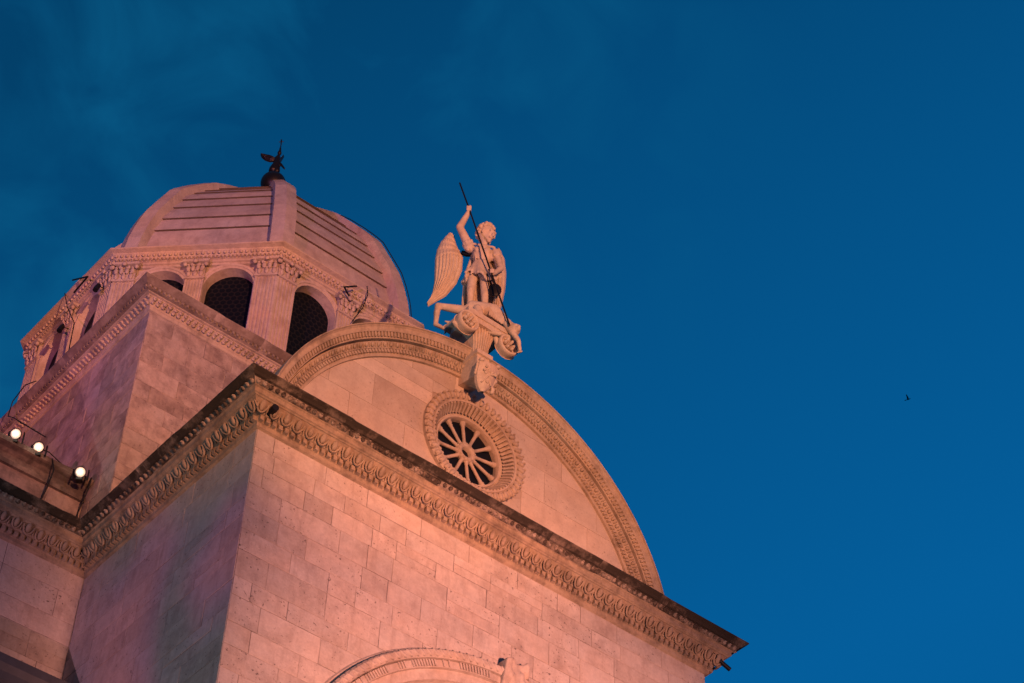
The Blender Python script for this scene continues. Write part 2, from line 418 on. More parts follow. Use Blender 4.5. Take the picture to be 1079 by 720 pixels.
ashlar(b, (0, 0, ZO), (1, 0, 0), (0, 0, 1), (0, -1, 0), 0, W, -7, 0, (.28, .43), (.38, .95), seed=4, outside=(AX, -5.12, 3.2))
ashlar(b, (0, D, ZO), (0, -1, 0), (0, 0, 1), (-1, 0, 0), 0, D, -9, 0, (.30, .44), (.5, 1.1), seed=9)
ashlar(b, (W, 0, ZO), (0, 1, 0), (0, 0, 1), (1, 0, 0), 0, D, -7, 0, seed=12)
b.build('transept_wall', [ASH, JNT], church)
# --- nave wall to the left
b = MB()
b.poly([(-14, D, 0), (0, D, 0), (0, D, Z(0)), (-14, D, Z(0))], mat=1)
ashlar(b, (-14, D, ZO), (1, 0, 0), (0, 0, 1), (0, -1, 0), 0, 13.985, -6, 0, (.34, .55), (.5, 1.1), seed=21)
b.build('nave_wall', [ASH, JNT], church)
# --- low roof of the aisle against the nave wall
b = MB()
b.poly([(-14, 3.75, Z(-2.22)), (0, 3.75, Z(-2.22)), (0, D, Z(-2.05)), (-14, D, Z(-2.05))], .6)
sweep(b, [(0, -.35), (.08, -.30), (.10, -.2), (.16, -.12), (.17, 0), (0, .02)], [(-14, 3.75), (0, 3.75)], Z(-2.22))
b.build('aisle_gutter', LEAD, church)
b = MB(); b.poly([(-14, 3.78, 0), (0, 3.78, 0), (0, 3.78, Z(-2.5)), (-14, 3.78, Z(-2.5))]); b.build('aisle_wall', ASH, church)

# --- main cornice
PATH = [(-14, D), (0, D), (0, 0), (W, 0), (W, D+.3)]
p_, h_ = .479, .538
b = MB()
sweep(b, [(0.0, -.02), (.045, 0), (.05, .055), (.06, .06), (.062, .135), (.11, .145), (.125, .15), (.15, .20), (.235, .285), (.255, .29), (.26, .30), (.285, .31), (.29, .375), (.31, .385), (.315, .40)], PATH, Z(0))
cornice = b.build('main_cornice', MCN, church)
b = MB()
along(PATH, .098, .07, Z(.098), lambda p, d, n_, k: b.box(p+n_*.02, d*.029, n_*.03, UPV*.036))
b.build('bead_moulding', MCN, cornice)
b = MB()
along(PATH, .196, .19, Z(.205), lambda p, d, n_, k: egg(b, p+n_*.02, d, n_, .085, .145))
along(PATH, .196, .19, Z(.205), lambda p, d, n_, k: dart(b, p+d*.098, d, n_, .014, .13))
b.build('egg_moulding', MCN, cornice)
b = MB()
sweep(b, [(.365, .445), (.372, .46), (.40, .465), (.425, .49), (.47, .515), (p_, .52), (p_, h_), (0, .56), (-.9, .565)], PATH, Z(0), block=1.2, seed=5)
b.build('crown_moulding', CRN, cornice)
b = MB(); sweep(b, [(.31, .39), (.33, .40), (.36, .435), (.37, .45)], PATH, Z(0), block=1.2, seed=6)
along(PATH, .10, .338, Z(.42), lambda p, d, n_, k: leaf(b, p+n_*.012, d, n_, .075, .065))
b.build('leaf_moulding', MOT, cornice)

# --- water spouts through the cornice
b = MB(); b.tube([(7.98, -.19, Z(.25)), (8.31, -.22, Z(.115))], .034, 10); b.build('drain_spout', IRON, church)
b = MB(); b.tube([(.06, -.14, Z(.20)), (.05, -.30, Z(.195))], .05, 12); b.build('drain_spout', IRON, church)

# --- blind arch of the front wall: hood of three rings, leaf keystone
b = MB()
def ring(mb, prof, cx, cz, a0, a1, n, mat=0, smooth=False, tone=.5):
    rows = []
    for i in range(n+1):
        a = a0+(a1-a0)*i/n; rows.append([(cx+R_*math.cos(a), y, cz+R_*math.sin(a)) for R_, y in prof])
    mb.grid(rows, tone, mat, smooth)
ring(b, [(3.36, -.01), (3.34, -.03), (3.30, -.035)], AX, AZ, 0, PI, 60)
ring(b, [(3.30, -.03), (3.30, -.12), (3.27, -.15), (3.20, -.15), (3.17, -.12), (3.165, -.06), (3.155, -.055), (3.15, -.10), (3.045, -.10), (3.04, -.05), (3.03, -.045), (2.9, -.04), (2.89, .04), (2.87, .05), (2.78, .06), (2.76, .2)], AX, AZ, 0, PI, 60)
for i in range(88):     # rope twist and little corbels
    a = PI*(i+.5)/88; rad = Vector((math.cos(a), 0, math.sin(a))); tg = Vector((-math.sin(a), 0, math.cos(a)))
    c = Vector((AX, 0, AZ))+rad*3.235+Vector((0, -.145, 0)); ax = (tg*.6+rad).normalized()
    b.ell(c, ax*.075, Vector((0, .03, 0)), ax.cross(Vector((0, 1, 0)))*.022, 6, 4)
for i in range(200):
    if (i//9) % 2 == 0 or random.Random(i).random() < .5:
        a = PI*(i+.5)/200; rad = Vector((math.cos(a), 0, math.sin(a))); tg = Vector((-math.sin(a), 0, math.cos(a)))
        b.box(Vector((AX, -.108, AZ))+rad*3.10, rad*.046, Vector((0, .014, 0)), tg*.012)
arch = b.build('arch_hood', DRM, church)
b = MB(); kx, kz = 4.33, Z(-1.74)
b.box((kx-.17, -.07, kz-.22), (.05, 0, .02), (0, .11, 0), (.0, -.06, .26))
rnd = random.Random(3)
b.ell((kx+.03, -.09, kz-.25), (.14, 0, 0), (0, .09, 0), (0, -.02, .34))
for i in range(26):
    x = kx+rnd.uniform(-.13, .22); z = kz-.1+rnd.uniform(-.42, .14)
    b.ell((x, -.13+rnd.uniform(-.04, .05), z), (.045, 0, .02), (0, .05, 0), (-.02, -.03, .09), 7, 5)
remesh(b, 'leaf_keystone', DRM, arch, .02, 1, False)
b = MB(); rows = []
b.poly([(AX+3.02*math.cos(PI*i/40), .44, AZ+3.02*math.sin(PI*i/40)) for i in range(41)] + [(AX-3.02, .44, 3), (AX+3.02, .44, 3)], .7); b.build('arch_panel', TYM, church)

# --- gable: tympanum, archivolt, barrel roof
GC = Z(.4142); YT = .6845; RT = 3.3156; YO = .3948; RO = 3.7592
ZR = Z(2.5015); RR = .9377
b = MB()
n = 96
for i in range(n):      # backing disc with a round hole
    a, c = 2*PI*i/n, 2*PI*(i+1)/n
    def outer(t):
        d = Vector((math.cos(t), math.sin(t))); o = Vector((0, ZR-GC)); B_ = o.dot(d); q = o.length_squared-(RT+.1)**2
        s_ = -B_+math.sqrt(B_*B_-q); P = o+d*s_; return (XC+P.x, YT, GC+P.y)
    b.poly([(XC+.8*math.cos(a), YT, ZR+.8*math.sin(a)), (XC+.8*math.cos(c), YT, ZR+.8*math.sin(c)), outer(c), outer(a)], .45, 1)
ashlar(b, (0, YT, ZO), (1, 0, 0), (0, 0, 1), (0, -1, 0), .6, 7.4, .45, 3.8, (.42, .62), (.7, 1.5), seed=31, inside=(XC, .4142, RT+.05), outside=(XC, 2.5015, .8), depth=.012, gap=.002, jitter=.0015)
gable = b.build('gable', [TYM, mk('gable_joint', (.36, .31, .27), .05, .2, (.2, .15, .12), 1, 0)], church)
# archivolt rings
b = MB()
A0, A1, NA = -.01, PI+.01, 110
ring(b, [(RT, YT-.005), (RT+.005, YT-.05), (RT+.045, YT-.055), (RT+.05, YT-.045), (RT+.055, YT-.05), (RT+.12, YT-.06), (RT+.125, YT-.085), (RT+.135, YT-.09), (RT+.20, YT-.13), (RT+.212, YT-.135), (RT+.215, YT-.06), (RT+.238, YT-.06), (RT+.242, YT-.165), (RT+.26, YT-.175), (RT+.265, YT-.16), (RT+.328, YT-.195), (RT+.332, YT-.225), (RT+.355, YT-.235), (RT+.40, YT-.24), (RT+.425, YT-.265), (RT+.43, YT-.285), (RO, YO), (RO, YO+.10), (RO-.015, YO+.45), (RO-.04, YO+.46)], XC, GC, A0, A1, NA)
archv = b.build('archivolt', MLD, gable)
b = MB()
NB = 170
for i in range(NB):
    a = PI*(i+.5)/NB; rad = Vector((math.cos(a), 0, math.sin(a))); tg = Vector((-math.sin(a), 0, math.cos(a))); Y = Vector((0, 1, 0))
    C0 = Vector((XC, 0, GC))
    b.box(C0+rad*(RT+.087)+Y*(YT-.066), rad*.028, Y*.024, tg*.019)
    if i % 2 == 0: b.ell(C0+rad*(RT+.166)+Y*(YT-.118), tg*.034, (Y*-.02-rad*.014), (rad*.03-Y*.025), 6, 4)
    else: b.ell(C0+rad*(RT+.168)+Y*(YT-.122), tg*.012, Y*.02, (rad*.035-Y*.025), 6, 4)
    b.box(C0+rad*(RT+.296)+Y*(YT-.190), (rad*.031-Y*.014), Y*.020, tg*.017)
b.build('leaf_moulding', MLD, archv)
# barrel roof in stone panels
b = MB()
ys = [YO+.45, 1.6, 2.9, 4.0, 5.6]
for k in range(len(ys)-1):
    for i in range(26):
        a0, a1 = PI*i/26, PI*(i+1)/26; R_ = RO-.045+(.02 if i % 2 else 0)
        rows = [[(XC+R_*math.cos(a), y, GC+R_*math.sin(a)) for a in (a0, (a0+a1)/2, a1)] for y in (ys[k], ys[k+1]-.012)]
        b.grid(rows, random.Random(i*7+k).random())
b.build('barrel_roof', DOM, church)

# --- rose window
b = MB(); TA = 2*PI
ring(b, [(RR, YT+.01), (RR, YT-.07), (RR-.03, YT-.10), (RR-.10, YT-.10), (RR-.13, YT-.07), (.80, YT-.065), (.79, YT-.085), (.765, YT-.085), (.755, YT-.04), (.735, YT+.02), (.66, YT+.09), (.645, YT+.09), (.62, YT+.10), (.615, YT+.075), (.585, YT+.075), (.575, YT+.10), (.568, YT+.13), (.566, YT+.22)], XC, ZR, 0, TA, 96)
rose = b.build('rose_window', DRM, church)
b = MB()
for i in range(46):
    a = TA*i/46; rad = Vector((math.cos(a), 0, math.sin(a))); tg = Vector((-math.sin(a), 0, math.cos(a))); c = Vector((XC, YT-.10, ZR))+rad*(RR-.065)
    b.ell(c, tg*.038+rad*.02, Vector((0, -.035, 0)), rad*.062-tg*.02, 7, 5)
    b.ell(c+rad*.055+tg*.03, tg*.02, Vector((0, -.05, 0)), rad*.025, 6, 4)
b.build('leaf_wreath', DRM, rose)
b = MB()
for i in range(64):
    a = TA*i/64; rad = Vector((math.cos(a), 0, math.sin(a))); tg = Vector((-math.sin(a), 0, math.cos(a))); Y = Vector((0, 1, 0))
    p0 = Vector((XC, YT-.055, ZR))+rad*.752; p1 = Vector((XC, YT+.07, ZR))+rad*.655
    md = (p0+p1)/2; ax = (p1-p0)/2
    b.box(md-Y*.012, ax, tg*.017, (rad+Y).normalized()*-.018)
    b.ell(p0-Y*.01, tg*.026, rad*.02, Y*.02, 6, 4)
b.build('fluted_reveal', DRM, rose)
YS = YT+.16
for i in range(12):
    b = MB(); a = TA*(i+.30)/12; rad = Vector((math.cos(a), 0, math.sin(a))); tg = Vector((-math.sin(a), 0, math.cos(a))); o = Vector((XC, YS, ZR))
    pts = [.14, .17, .185, .20, .21, .47, .48, .50, .52, .58]; rs = [.040, .042, .026, .036, .028, .029, .037, .031, .045, .050]
    b.tube([o+rad*q for q in pts], rs, 10); b.build('spoke', DRM, rose)
b = MB(); ring(b, [(.165, YS+.05), (.17, YS-.03), (.155, YS-.055), (.13, YS-.06), (.105, YS-.05), (.085, YS-.035), (.082, YS+.05)], XC, ZR, 0, TA, 40, 0, True)
for i in range(12):
    a = TA*(i+.30)/12; b.ell((XC+.14*math.cos(a), YS-.055, ZR+.14*math.sin(a)), (.022, 0, 0), (0, .02, 0), (0, 0, .022), 6, 4)
b.build('hub', DRM, rose)
def uvplane(name, pts, mat, parent, ua, va):
    me = bpy.data.meshes.new(name); me.from_pydata([tuple(p) for p in pts], [], [tuple(range(len(pts)))]); me.materials.append(mat)
    uv = me.uv_layers.new(name='UVMap')
    for lp in me.loops:
        p = Vector(me.vertices[lp.vertex_index].co); uv.data[lp.index].uv = (p.dot(Vector(ua)), p.dot(Vector(va)))
    o = bpy.data.objects.new(name, me); COL.objects.link(o); attach(o, parent); return o
DARKGL = plain('night_glass', (.006, .008, .013), .4); DARKGL.node_tree.nodes['Principled BSDF'].inputs['Specular IOR Level'].default_value = .08
uvplane('glass_pane', [(XC+.57*math.cos(TA*i/48), YT+.19, ZR+.57*math.sin(TA*i/48)) for i in range(48)], DARKGL, rose, (1, 0, 0), (0, 0, 1))

# --- console, keystone and coat of arms on the crown of the gable
KX = 3.80
b = MB()
def disc_spiral(mb, cx, cy, cz, R_, dep):
    prof = [(R_*.0, .0), (R_*.18, .0), (R_*.30, .035), (R_*.66, .035), (R_*.72, .02), (R_*.80, -.035), (R_*.90, -.045), (R_*.98, -.03), (R_, .01), (R_*.96, .05), (R_*.93, dep)]
    rows = [[(cx+max(r, .001)*math.cos(TA*i/28), cy+y, cz+r*math.sin(TA*i/28)) for i in range(28)] for r, y in prof]
    mb.grid(rows, .5, 0, True, True)
    mb.poly([(cx+R_*math.cos(TA*i/28), cy+dep, cz+R_*math.sin(TA*i/28)) for i in range(28)])
    for i in range(6):
        a = TA*i/6; mb.ell((cx+R_*.40*math.cos(a), cy-.015, cz+R_*.40*math.sin(a)), (R_*.20*math.cos(a), -.02, R_*.20*math.sin(a)), (-R_*.15*math.sin(a), 0, R_*.15*math.cos(a)), (0, .05, 0), 8, 6)
    mb.ell((cx, cy-.015, cz), (R_*.14, 0, 0), (0, .07, 0), (0, 0, R_*.14), 8, 6)
console = empty('console', (0, 0, 0)); bpy.data.objects.remove(console)
b.box((KX, .46, Z(4.66)), (.42, 0, 0), (0, .30, 0), (0, 0, .05))
b.box((KX, .42, Z(4.56)), (.36, 0, 0), (0, .24, 0), (0, 0, .055))
# fluted neck below the slab, tapering to the keystone
nk = [(4.60, .25, .20), (4.45, .19, .24), (4.25, .145, .27), (4.08, .125, .29), (3.95, .12, .30)]
rows = []
for z, hw, y in nk:
    r = []
    for i in range(33):
        u = -1+2*i/32; r.append((KX+u*hw, y+(.028 if i % 4 in (0, 1) else 0)+.05*u*u, Z(z)))
    rows.append([(KX-hw, .75, Z(z))]+r+[(KX+hw, .75, Z(z))])
b.grid(rows, .5, 0)
con = b.build('console', STA, church)
for sx in (-1, 1):
    b = MB(); disc_spiral(b, KX+sx*.40, .17, Z(4.40), .192, .11); b.build('volute', STA, con)
b = MB()   # curling leaf below the left volute, dragon-like scraps
for sx in (-1, 1):
    b = MB(); b.tube([(KX+sx*(.60-.07*i), .30-.01*i, Z(4.36-.05*i+.012*i*i)) for i in range(7)], [.03, .06, .07, .075, .07, .06, .04], 8)
    remesh(b, 'curling_leaf', STA, con, .02, 2, False)
b = MB()
b.box((KX-.02, .48, Z(3.76)), (.12, 0, 0), (0, .24, .05), (0, 0, .24))
b.box((KX-.02, .46, Z(3.96)), (.15, 0, 0), (0, .26, .0), (0, 0, .04))
b.build('keystone', STA, con)
# shield: a domed pointed plate leaning forward
b = MB()
SC = Vector((KX-.01, .16, Z(3.45))); su = Vector((.98, 0, .12)).normalized(); sv = Vector((.0, -.30, .95)).normalized(); sn = su.cross(sv); sn = -sn if sn.y > 0 else sn; su = su*.92; sv = sv*.70
out_ = []
for t, hw in ((.34, .17), (.31, .20), (.20, .195), (.05, .19), (-.08, .175), (-.2, .14), (-.30, .085), (-.37, .03)): out_.append((t, hw))
rows = []
for t, hw in out_:
    rows.append([SC+sv*t+su*(hw*u)+sn*(.07*(1-u*u)*(1-(t/.5)**2)) for u in [-1+2*i/12 for i in range(13)]])
b.grid(rows, .55, 0, True)
rows2 = [[q-sn*.06 for q in r] for r in rows]
b.grid(rows2, .5); b.grid([[r[0] for r in rows], [r[0] for r in rows2]]); b.grid([[r[-1] for r in rows], [r[-1] for r in rows2]]); b.grid([rows[0], rows2[0]])
for s_ in (-1, 1): b.ell(SC+sv*.35+su*(.17*s_), su*.05, sn*.05, sv*.05)
rnd = random.Random(8)
for i in range(14): b.ell(SC+sv*rnd.uniform(.05, .21)+su*rnd.uniform(-.14, .14)+sn*.065, su*.028, sn*.02, sv*.035, 6, 4)
# chevron and star
for s_ in (-1, 1):
    a_ = SC+sv*.02+sn*.075; c_ = SC-sv*.19+su*(.10*s_)+sn*.05
    b.tube([a_, c_], .012, 6)
for k in range(6):
    a = PI*k/6; ax = su*math.cos(a*1)+sv*math.sin(a*1); b.tube([SC-sv*.14+sn*.065-ax*.038, SC-sv*.14+sn*.065+ax*.038], [.003, .003], 5)
    if k % 2 == 0: b.tube([SC-sv*.14+sn*.068-ax*.034, SC-sv*.14+sn*.068+ax*.034], [.008, .008], 5)
shield = b.build('shield', STA, con)
b = MB()
for i in range(9): b.ell(SC+su*.19+sv*(.3-.07*i)-sn*.03+su*.03*math.sin(i*1.9), su*.045, sn*.04, sv*.05, 6, 4)
remesh(b, 'shield_mantling', STA, con, .016, 1, False); b = MB()
for i in range(5): b.ell(SC-su*.20+sv*(.3-.07*i)-sn*.04, su*.03, sn*.03, sv*.05, 6, 4)
remesh(b, 'shield_mantling', STA, con, .016, 1, False)

# --- crossing block
SB = 3.794; ZB = 5.7372
x0, x1, y0, y1 = XC-SB, XC+SB, YC-SB, YC+SB
b = MB()
SQ = [(x0, y0), (x1, y0), (x1, y1), (x0, y1)]
for i, (p, q) in enumerate(zip(SQ, SQ[1:]+SQ[:1])):
    b.poly([(p[0], p[1], Z(-1)), (q[0], q[1], Z(-1)), (q[0], q[1], Z(ZB)), (p[0], p[1], Z(ZB))], mat=1)
    d = (Vector(q)-Vector(p)).normalized(); nn_ = Vector((d.y, -d.x))
    ashlar(b, (p[0], p[1], ZO), d.to_3d(), (0, 0, 1), nn_.to_3d(), 0, 2*SB, -.4, ZB, (.28, .42), (.45, 1.0), seed=50+i, jitter=.004)
b.poly([(x0, y0, Z(ZB+.36)), (x1, y0, Z(ZB+.36)), (x1, y1, Z(ZB+.36)), (x0, y1, Z(ZB+.36))])
block = b.build('crossing_block', [BLK, JNT], church)
b = MB(); pb, hb = .3757, .3721
sweep(b, [(-.01, -.01), (.035, 0), (.045, .05), (.055, .055), (.06, .10), (.14, .165), (.155, .17), (.16, .19), (.20, .195), (.21, .215)], SQ, Z(ZB), True)
along(SQ, .10, .082, Z(ZB+.108), lambda p, d, n_, k: leaf(b, p+n_*.012, d, n_, WEAR.uniform(.06, .085), WEAR.uniform(.05, .07), .8), True)
along(SQ, .10, .125, Z(ZB+.155), lambda p, d, n_, k: leaf(b, p+n_*.012+d*.05, d, n_, WEAR.uniform(.06, .085), WEAR.uniform(.05, .07), .8), True)
b.build('block_cornice', MLD, block)
b = MB(); sweep(b, [(.20, .205), (.25, .215), (.255, .26), (.29, .27), (.33, .30), (pb, .335), (pb, hb), (-.6, .40)], SQ, Z(ZB), True, block=1.1, seed=17)
along(SQ, .09, .26, Z(ZB+.245), lambda p, d, n_, k: b.box(p+n_*.0, d*.02, n_*.02, UPV*.025, .3), True)
b.build('crown_moulding', CRN if False else mk('stained_block_crown', (.34, .29, .24), .35, .75, (.085, .06, .045), 1.5, .5, thr=(.38, .6)), block)

# --- attic of the nave with its coping
b = MB(); YA = 5.35
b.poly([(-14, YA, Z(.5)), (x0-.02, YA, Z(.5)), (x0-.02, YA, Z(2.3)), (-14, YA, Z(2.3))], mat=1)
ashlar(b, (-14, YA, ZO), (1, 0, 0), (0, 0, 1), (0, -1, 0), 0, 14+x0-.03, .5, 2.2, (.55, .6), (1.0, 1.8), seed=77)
attic = b.build('attic_wall', [mk('shade_toned_attic_stone', (.20, .17, .165), .2, .8, (.06, .05, .05), 1.8, .5, thr=(.42, .64)), JNT], church)  # stained stone, base colour darkened to stand in for weaker light up here
b = MB(); sweep(b, [(0, -.08), (.055, -.075), (.06, .0), (.03, .02), (.03, .12), (.10, .16), (.17, .175), (.20, .19), (.21, .27), (-.35, .30)], [(-14, YA), (x0-.02, YA)], Z(2.25), block=1.4, seed=3)
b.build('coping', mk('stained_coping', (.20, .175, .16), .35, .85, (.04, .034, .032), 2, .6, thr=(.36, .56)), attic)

# --- octagonal drum
RP = 3.60; RC = 4.1316; ZD = 9.025; ZB2 = ZB+.36
T8 = math.tan(PI/8)
drum = empty('drum', (0, 0, 0)); bpy.data.objects.remove(drum)
RW_ = 3.52                       # wall face behind the pilasters
WX, WH, WS, WB = .62, .445, 8.20, 6.35
b = MB()
frames = []
for k in range(8):
    ang = PI/4*k; nn_ = Vector((math.cos(ang), math.sin(ang), 0)); tg = Vector((-math.sin(ang), math.cos(ang), 0)); O = Vector((XC, YC, ZO))+nn_*RW_; frames.append((O, tg, nn_))
    hs = RW_*T8; Pt = lambda u, z, dp=0: O+tg*u+UPV*z-nn_*dp
    zt = 8.80
    for (a0, a1) in ((-hs, -WX-WH), (-WX+WH, WX-WH), (WX+WH, hs)): b.poly([Pt(a0, ZB2-.1), Pt(a1, ZB2-.1), Pt(a1, zt), Pt(a0, zt)])
    for cx in (-WX, WX):
        b.poly([Pt(cx-WH, ZB2-.1), Pt(cx+WH, ZB2-.1), Pt(cx+WH, WB), Pt(cx-WH, WB)])
        for i in range(20):
            a, c = PI-PI*i/20, PI-PI*(i+1)/20
            A, B_ = (cx+WH*math.cos(a), WS+WH*math.sin(a)), (cx+WH*math.cos(c), WS+WH*math.sin(c))
            b.poly([Pt(*A), Pt(*B_), Pt(B_[0], zt), Pt(A[0], zt)])
            b.poly([Pt(*A), Pt(A[0], A[1], .21), Pt(B_[0], B_[1], .21), Pt(*B_)], .6)
        for sx in (-1, 1): b.poly([Pt(cx+sx*WH, WB), Pt(cx+sx*WH, WB, .21), Pt(cx+sx*WH, WS, .21), Pt(cx+sx*WH, WS)], .6)
        b.poly([Pt(cx-WH, WB), Pt(cx+WH, WB), Pt(cx+WH, WB, .21), Pt(cx-WH, WB, .21)], .6)
drum = b.build('drum', DRM, church)
def window_trim(fr, cx):
    O, tg, nn_ = fr; b = MB(); Pt = lambda u, z, o: O+tg*(cx+u)+UPV*z+nn_*o
    outl = [(-1, WB)]+[(math.cos(PI-PI*i/24), None) for i in range(25)]+[(1, WB)]
    rows = []
    for (r, o) in ((WH+.0, 0.0), (WH+.0, .035), (WH+.045, .04), (WH+.05, .055), (WH+.095, .06), (WH+.10, 0.0)):
        row = [Pt(-r, WB, o)]+[Pt(r*math.cos(PI-PI*i/24), WS+r*math.sin(PI-PI*i/24), o) for i in range(25)]+[Pt(r, WB, o)]
        rows.append(row)
    b.grid(rows, .55); wo = b.build('drum_window', DRM, church)
    pts = [Pt(-WH, WB, -.18)]+[Pt(WH*math.cos(PI-PI*i/24), WS+WH*math.sin(PI-PI*i/24), -.18) for i in range(25)]+[Pt(WH, WB, -.18)]
    uvplane('glass_pane', pts, GLS, wo, tg, UPV)
for fr in frames:
    for cx in (-WX, WX): window_trim(fr, cx)
# pilasters: middle ones flat, corner ones folded round the angle
def flutes(mb, Pf, hw, z0_, z1_, nf, dp):
    us = []
    for i in range(nf):
        a = -hw+.03+(2*hw-.06)*i/nf; c = -hw+.03+(2*hw-.06)*(i+1)/nf; g_ = (c-a)
        us += [(a, 0), (a+g_*.22, 0), (a+g_*.32, -dp*.8), (a+g_*.6, -dp), (a+g_*.88, -dp*.8), (a+g_, 0)]
    us = [(-hw, 0)]+us+[(hw, 0)]
    mb.grid([[Pf(u, z0_, o) for u, o in us], [Pf(u, z1_, o) for u, o in us]])
ZC0, ZC1 = 8.36, 8.76
for k, (O, tg, nn_) in enumerate(frames):
    b = MB(); dpt = RP-RW_
    Pf = lambda u, z, o: O+tg*u+UPV*z+nn_*(dpt+o)
    hw = .17
    flutes(b, Pf, hw, ZB2-.05, ZC0, 5, .02)
    for s_ in (-1, 1): b.poly([Pf(s_*hw, ZB2-.05, 0), Pf(s_*hw, ZC0, 0), Pf(s_*hw, ZC0, -dpt), Pf(s_*hw, ZB2-.05, -dpt)])
    b.build('pilaster', DRM, drum)
# corner pilasters
for k in range(8):
    b = MB()
    A = frames[k]; B_ = frames[(k+1) % 8]; hp = RP*T8; wd = .40; dpt = RP-RW_
    for fr, s_ in ((A, 1), (B_, -1)):
        O, tg, nn_ = fr; mid = s_*(hp-wd/2)
        Pf = lambda u, z, o: O+tg*(mid+u)+UPV*z+nn_*(dpt+o)
        flutes(b, Pf, wd/2, ZB2-.05, ZC0, 5, .02)
        e_ = -s_*wd/2
        b.poly([Pf(e_, ZB2-.05, 0), Pf(e_, ZC0, 0), Pf(e_, ZC0, -dpt), Pf(e_, ZB2-.05, -dpt)])
    b.build('pilaster', DRM, drum)
def capital(centres):
    b = MB(); rnd = random.Random(5)
    for (O, tg, nn_, mid, hw) in centres:
        P = lambda u, z, o: O+tg*(mid+u)+UPV*z+nn_*(RP-RW_+o)
        b.box(P(0, ZC0+.012, .0), tg*(hw+.015), nn_*.03, UPV*.018)
        b.box(P(0, (ZC0+ZC1)/2, -.03), tg*hw, nn_*.05, UPV*.19)
        b.box(P(0, ZC1-.03, .05), tg*(hw+.07), nn_*.06, UPV*.03)
        nl = 4
        for row, (z, o) in enumerate(((ZC0+.11, .03), (ZC0+.22, .055))):
            for i in range(nl+row-1):
                u = (-1+2*(i+.5)/(nl+row-1))*hw
                b.ell(P(u, z, o), tg*.045, nn_*.026, UPV*.075, 7, 5); b.ell(P(u, z+.06, o+.022), tg*.032, nn_*.02, UPV*.02, 6, 4)
        for s_ in (-1, 1):
            b.ell(P(s_*(hw+.02), ZC1-.10, .075), tg*.045, nn_*.04, UPV*.045, 8, 6); b.ell(P(s_*hw*.4, ZC1-.10, .065), tg*.035, nn_*.03, UPV*.04, 6, 4)
        b.ell(P(0, ZC1-.05, .11), tg*.05, nn_*.03, UPV*.045, 7, 5)
    b.build('capital', DRM, drum)
for k in range(8):
    capital([frames[k]+(0, .17)])
    A = frames[k]; B_ = frames[(k+1) % 8]; hp = RP*T8
    capital([A+(hp-.20, .20), B_+(-hp+.20, .20)])
# drum cornice
def octa(r): return [(XC+r/math.cos(PI/8)*math.cos(PI/8+PI/4*k), YC+r/math.cos(PI/8)*math.sin(PI/8+PI/4*k)) for k in range(8)]
RI = RC*math.cos(PI/8)
OC = octa(RP-.03); e0 = RI-(RP-.03)
b = MB()
sweep(b, [(-.10, -.30), (.0, -.295), (.0, -.245), (.03, -.24), (.03, -.19), (.055, -.185), (.055, -.14), (.09, -.135), (.10, -.12), (.14, -.085), (.15, -.08), (.155, -.05), (e0, -.03), (e0, 0), (-.3, .03)], OC, Z(ZD), True)
dcn = b.build('drum_cornice', DRM, drum)
bb = MB()
along(OC, .072, .065, Z(ZD-.163), lambda p, d, n_, k: bb.box(p+n_*.01, d*.018, n_*.022, UPV*.020), True)
along(OC, .10, .13, Z(ZD-.10), lambda p, d, n_, k: bb.ell(p+n_*.0, d*.034, n_*.03, UPV*.036, 6, 4), True)
bm_ = bb; tmp = bb.build('dentil_moulding', DRM, drum)

# --- dome
prof = [(3.82, 9.03), (3.80, 9.3), (3.75, 9.7), (3.63, 10.2), (3.475, 10.7), (3.25, 11.2), (2.95, 11.85), (2.53, 12.4), (2.02, 13.0), (1.58, 13.38), (1.05, 13.80), (.55, 14.12), (.22, 14.30)]
def rz(z):
    for (ra, za), (rb, zb) in zip(prof, prof[1:]):
        if za <= z <= zb: return ra+(rb-ra)*(z-za)/(zb-za)
    return prof[-1][0]
cuts = [9.03, 10.14, 10.60, 11.15, 11.58, 12.08, 12.46, 12.95, 13.31, 13.7, 14.0, 14.25]
b = MB(); rnd = random.Random(2)
cs = math.cos(PI/8)
for k in range(8):
    ang = PI/4*k; nn_ = Vector((math.cos(ang), math.sin(ang), 0)); tg = Vector((-math.sin(ang), math.cos(ang), 0)); c0 = Vector((XC, YC, ZO))
    for ci in range(len(cuts)-1):
        za, zb = cuts[ci], cuts[ci+1]; rows = []; tn = rnd.uniform(.3, .7)
        m = 4
        for i in range(m+1):
            z = za+(zb-.022-za)*i/m; r = (rz(z)-.20)*cs+.03*(1-i/m)
            rows.append([c0+nn_*r+tg*(u*r*T8)+UPV*z for u in (-1, -.5, 0, .5, 1)])
        ri0 = (rz(za)-.20)*cs-.05
        b.grid([[c0+nn_*ri0+tg*(u*ri0*T8)+UPV*(za+.0) for u in (-1, -.5, 0, .5, 1)], rows[0]], .4, 1)
        b.grid(rows, tn, 0)
        z2 = zb-.022; rb = (rz(z2)-.20)*cs; rg = rb-.06
        b.grid([rows[-1], [c0+nn_*rg+tg*(u*rg*T8)+UPV*z2 for u in (-1, -.5, 0, .5, 1)], [c0+nn_*((rz(zb)-.20)*cs-.055)+tg*(u*((rz(zb)-.20)*cs-.055)*T8)+UPV*zb for u in (-1, -.5, 0, .5, 1)]], .4, 1)
dome = b.build('dome', [DOM, MOS], church)
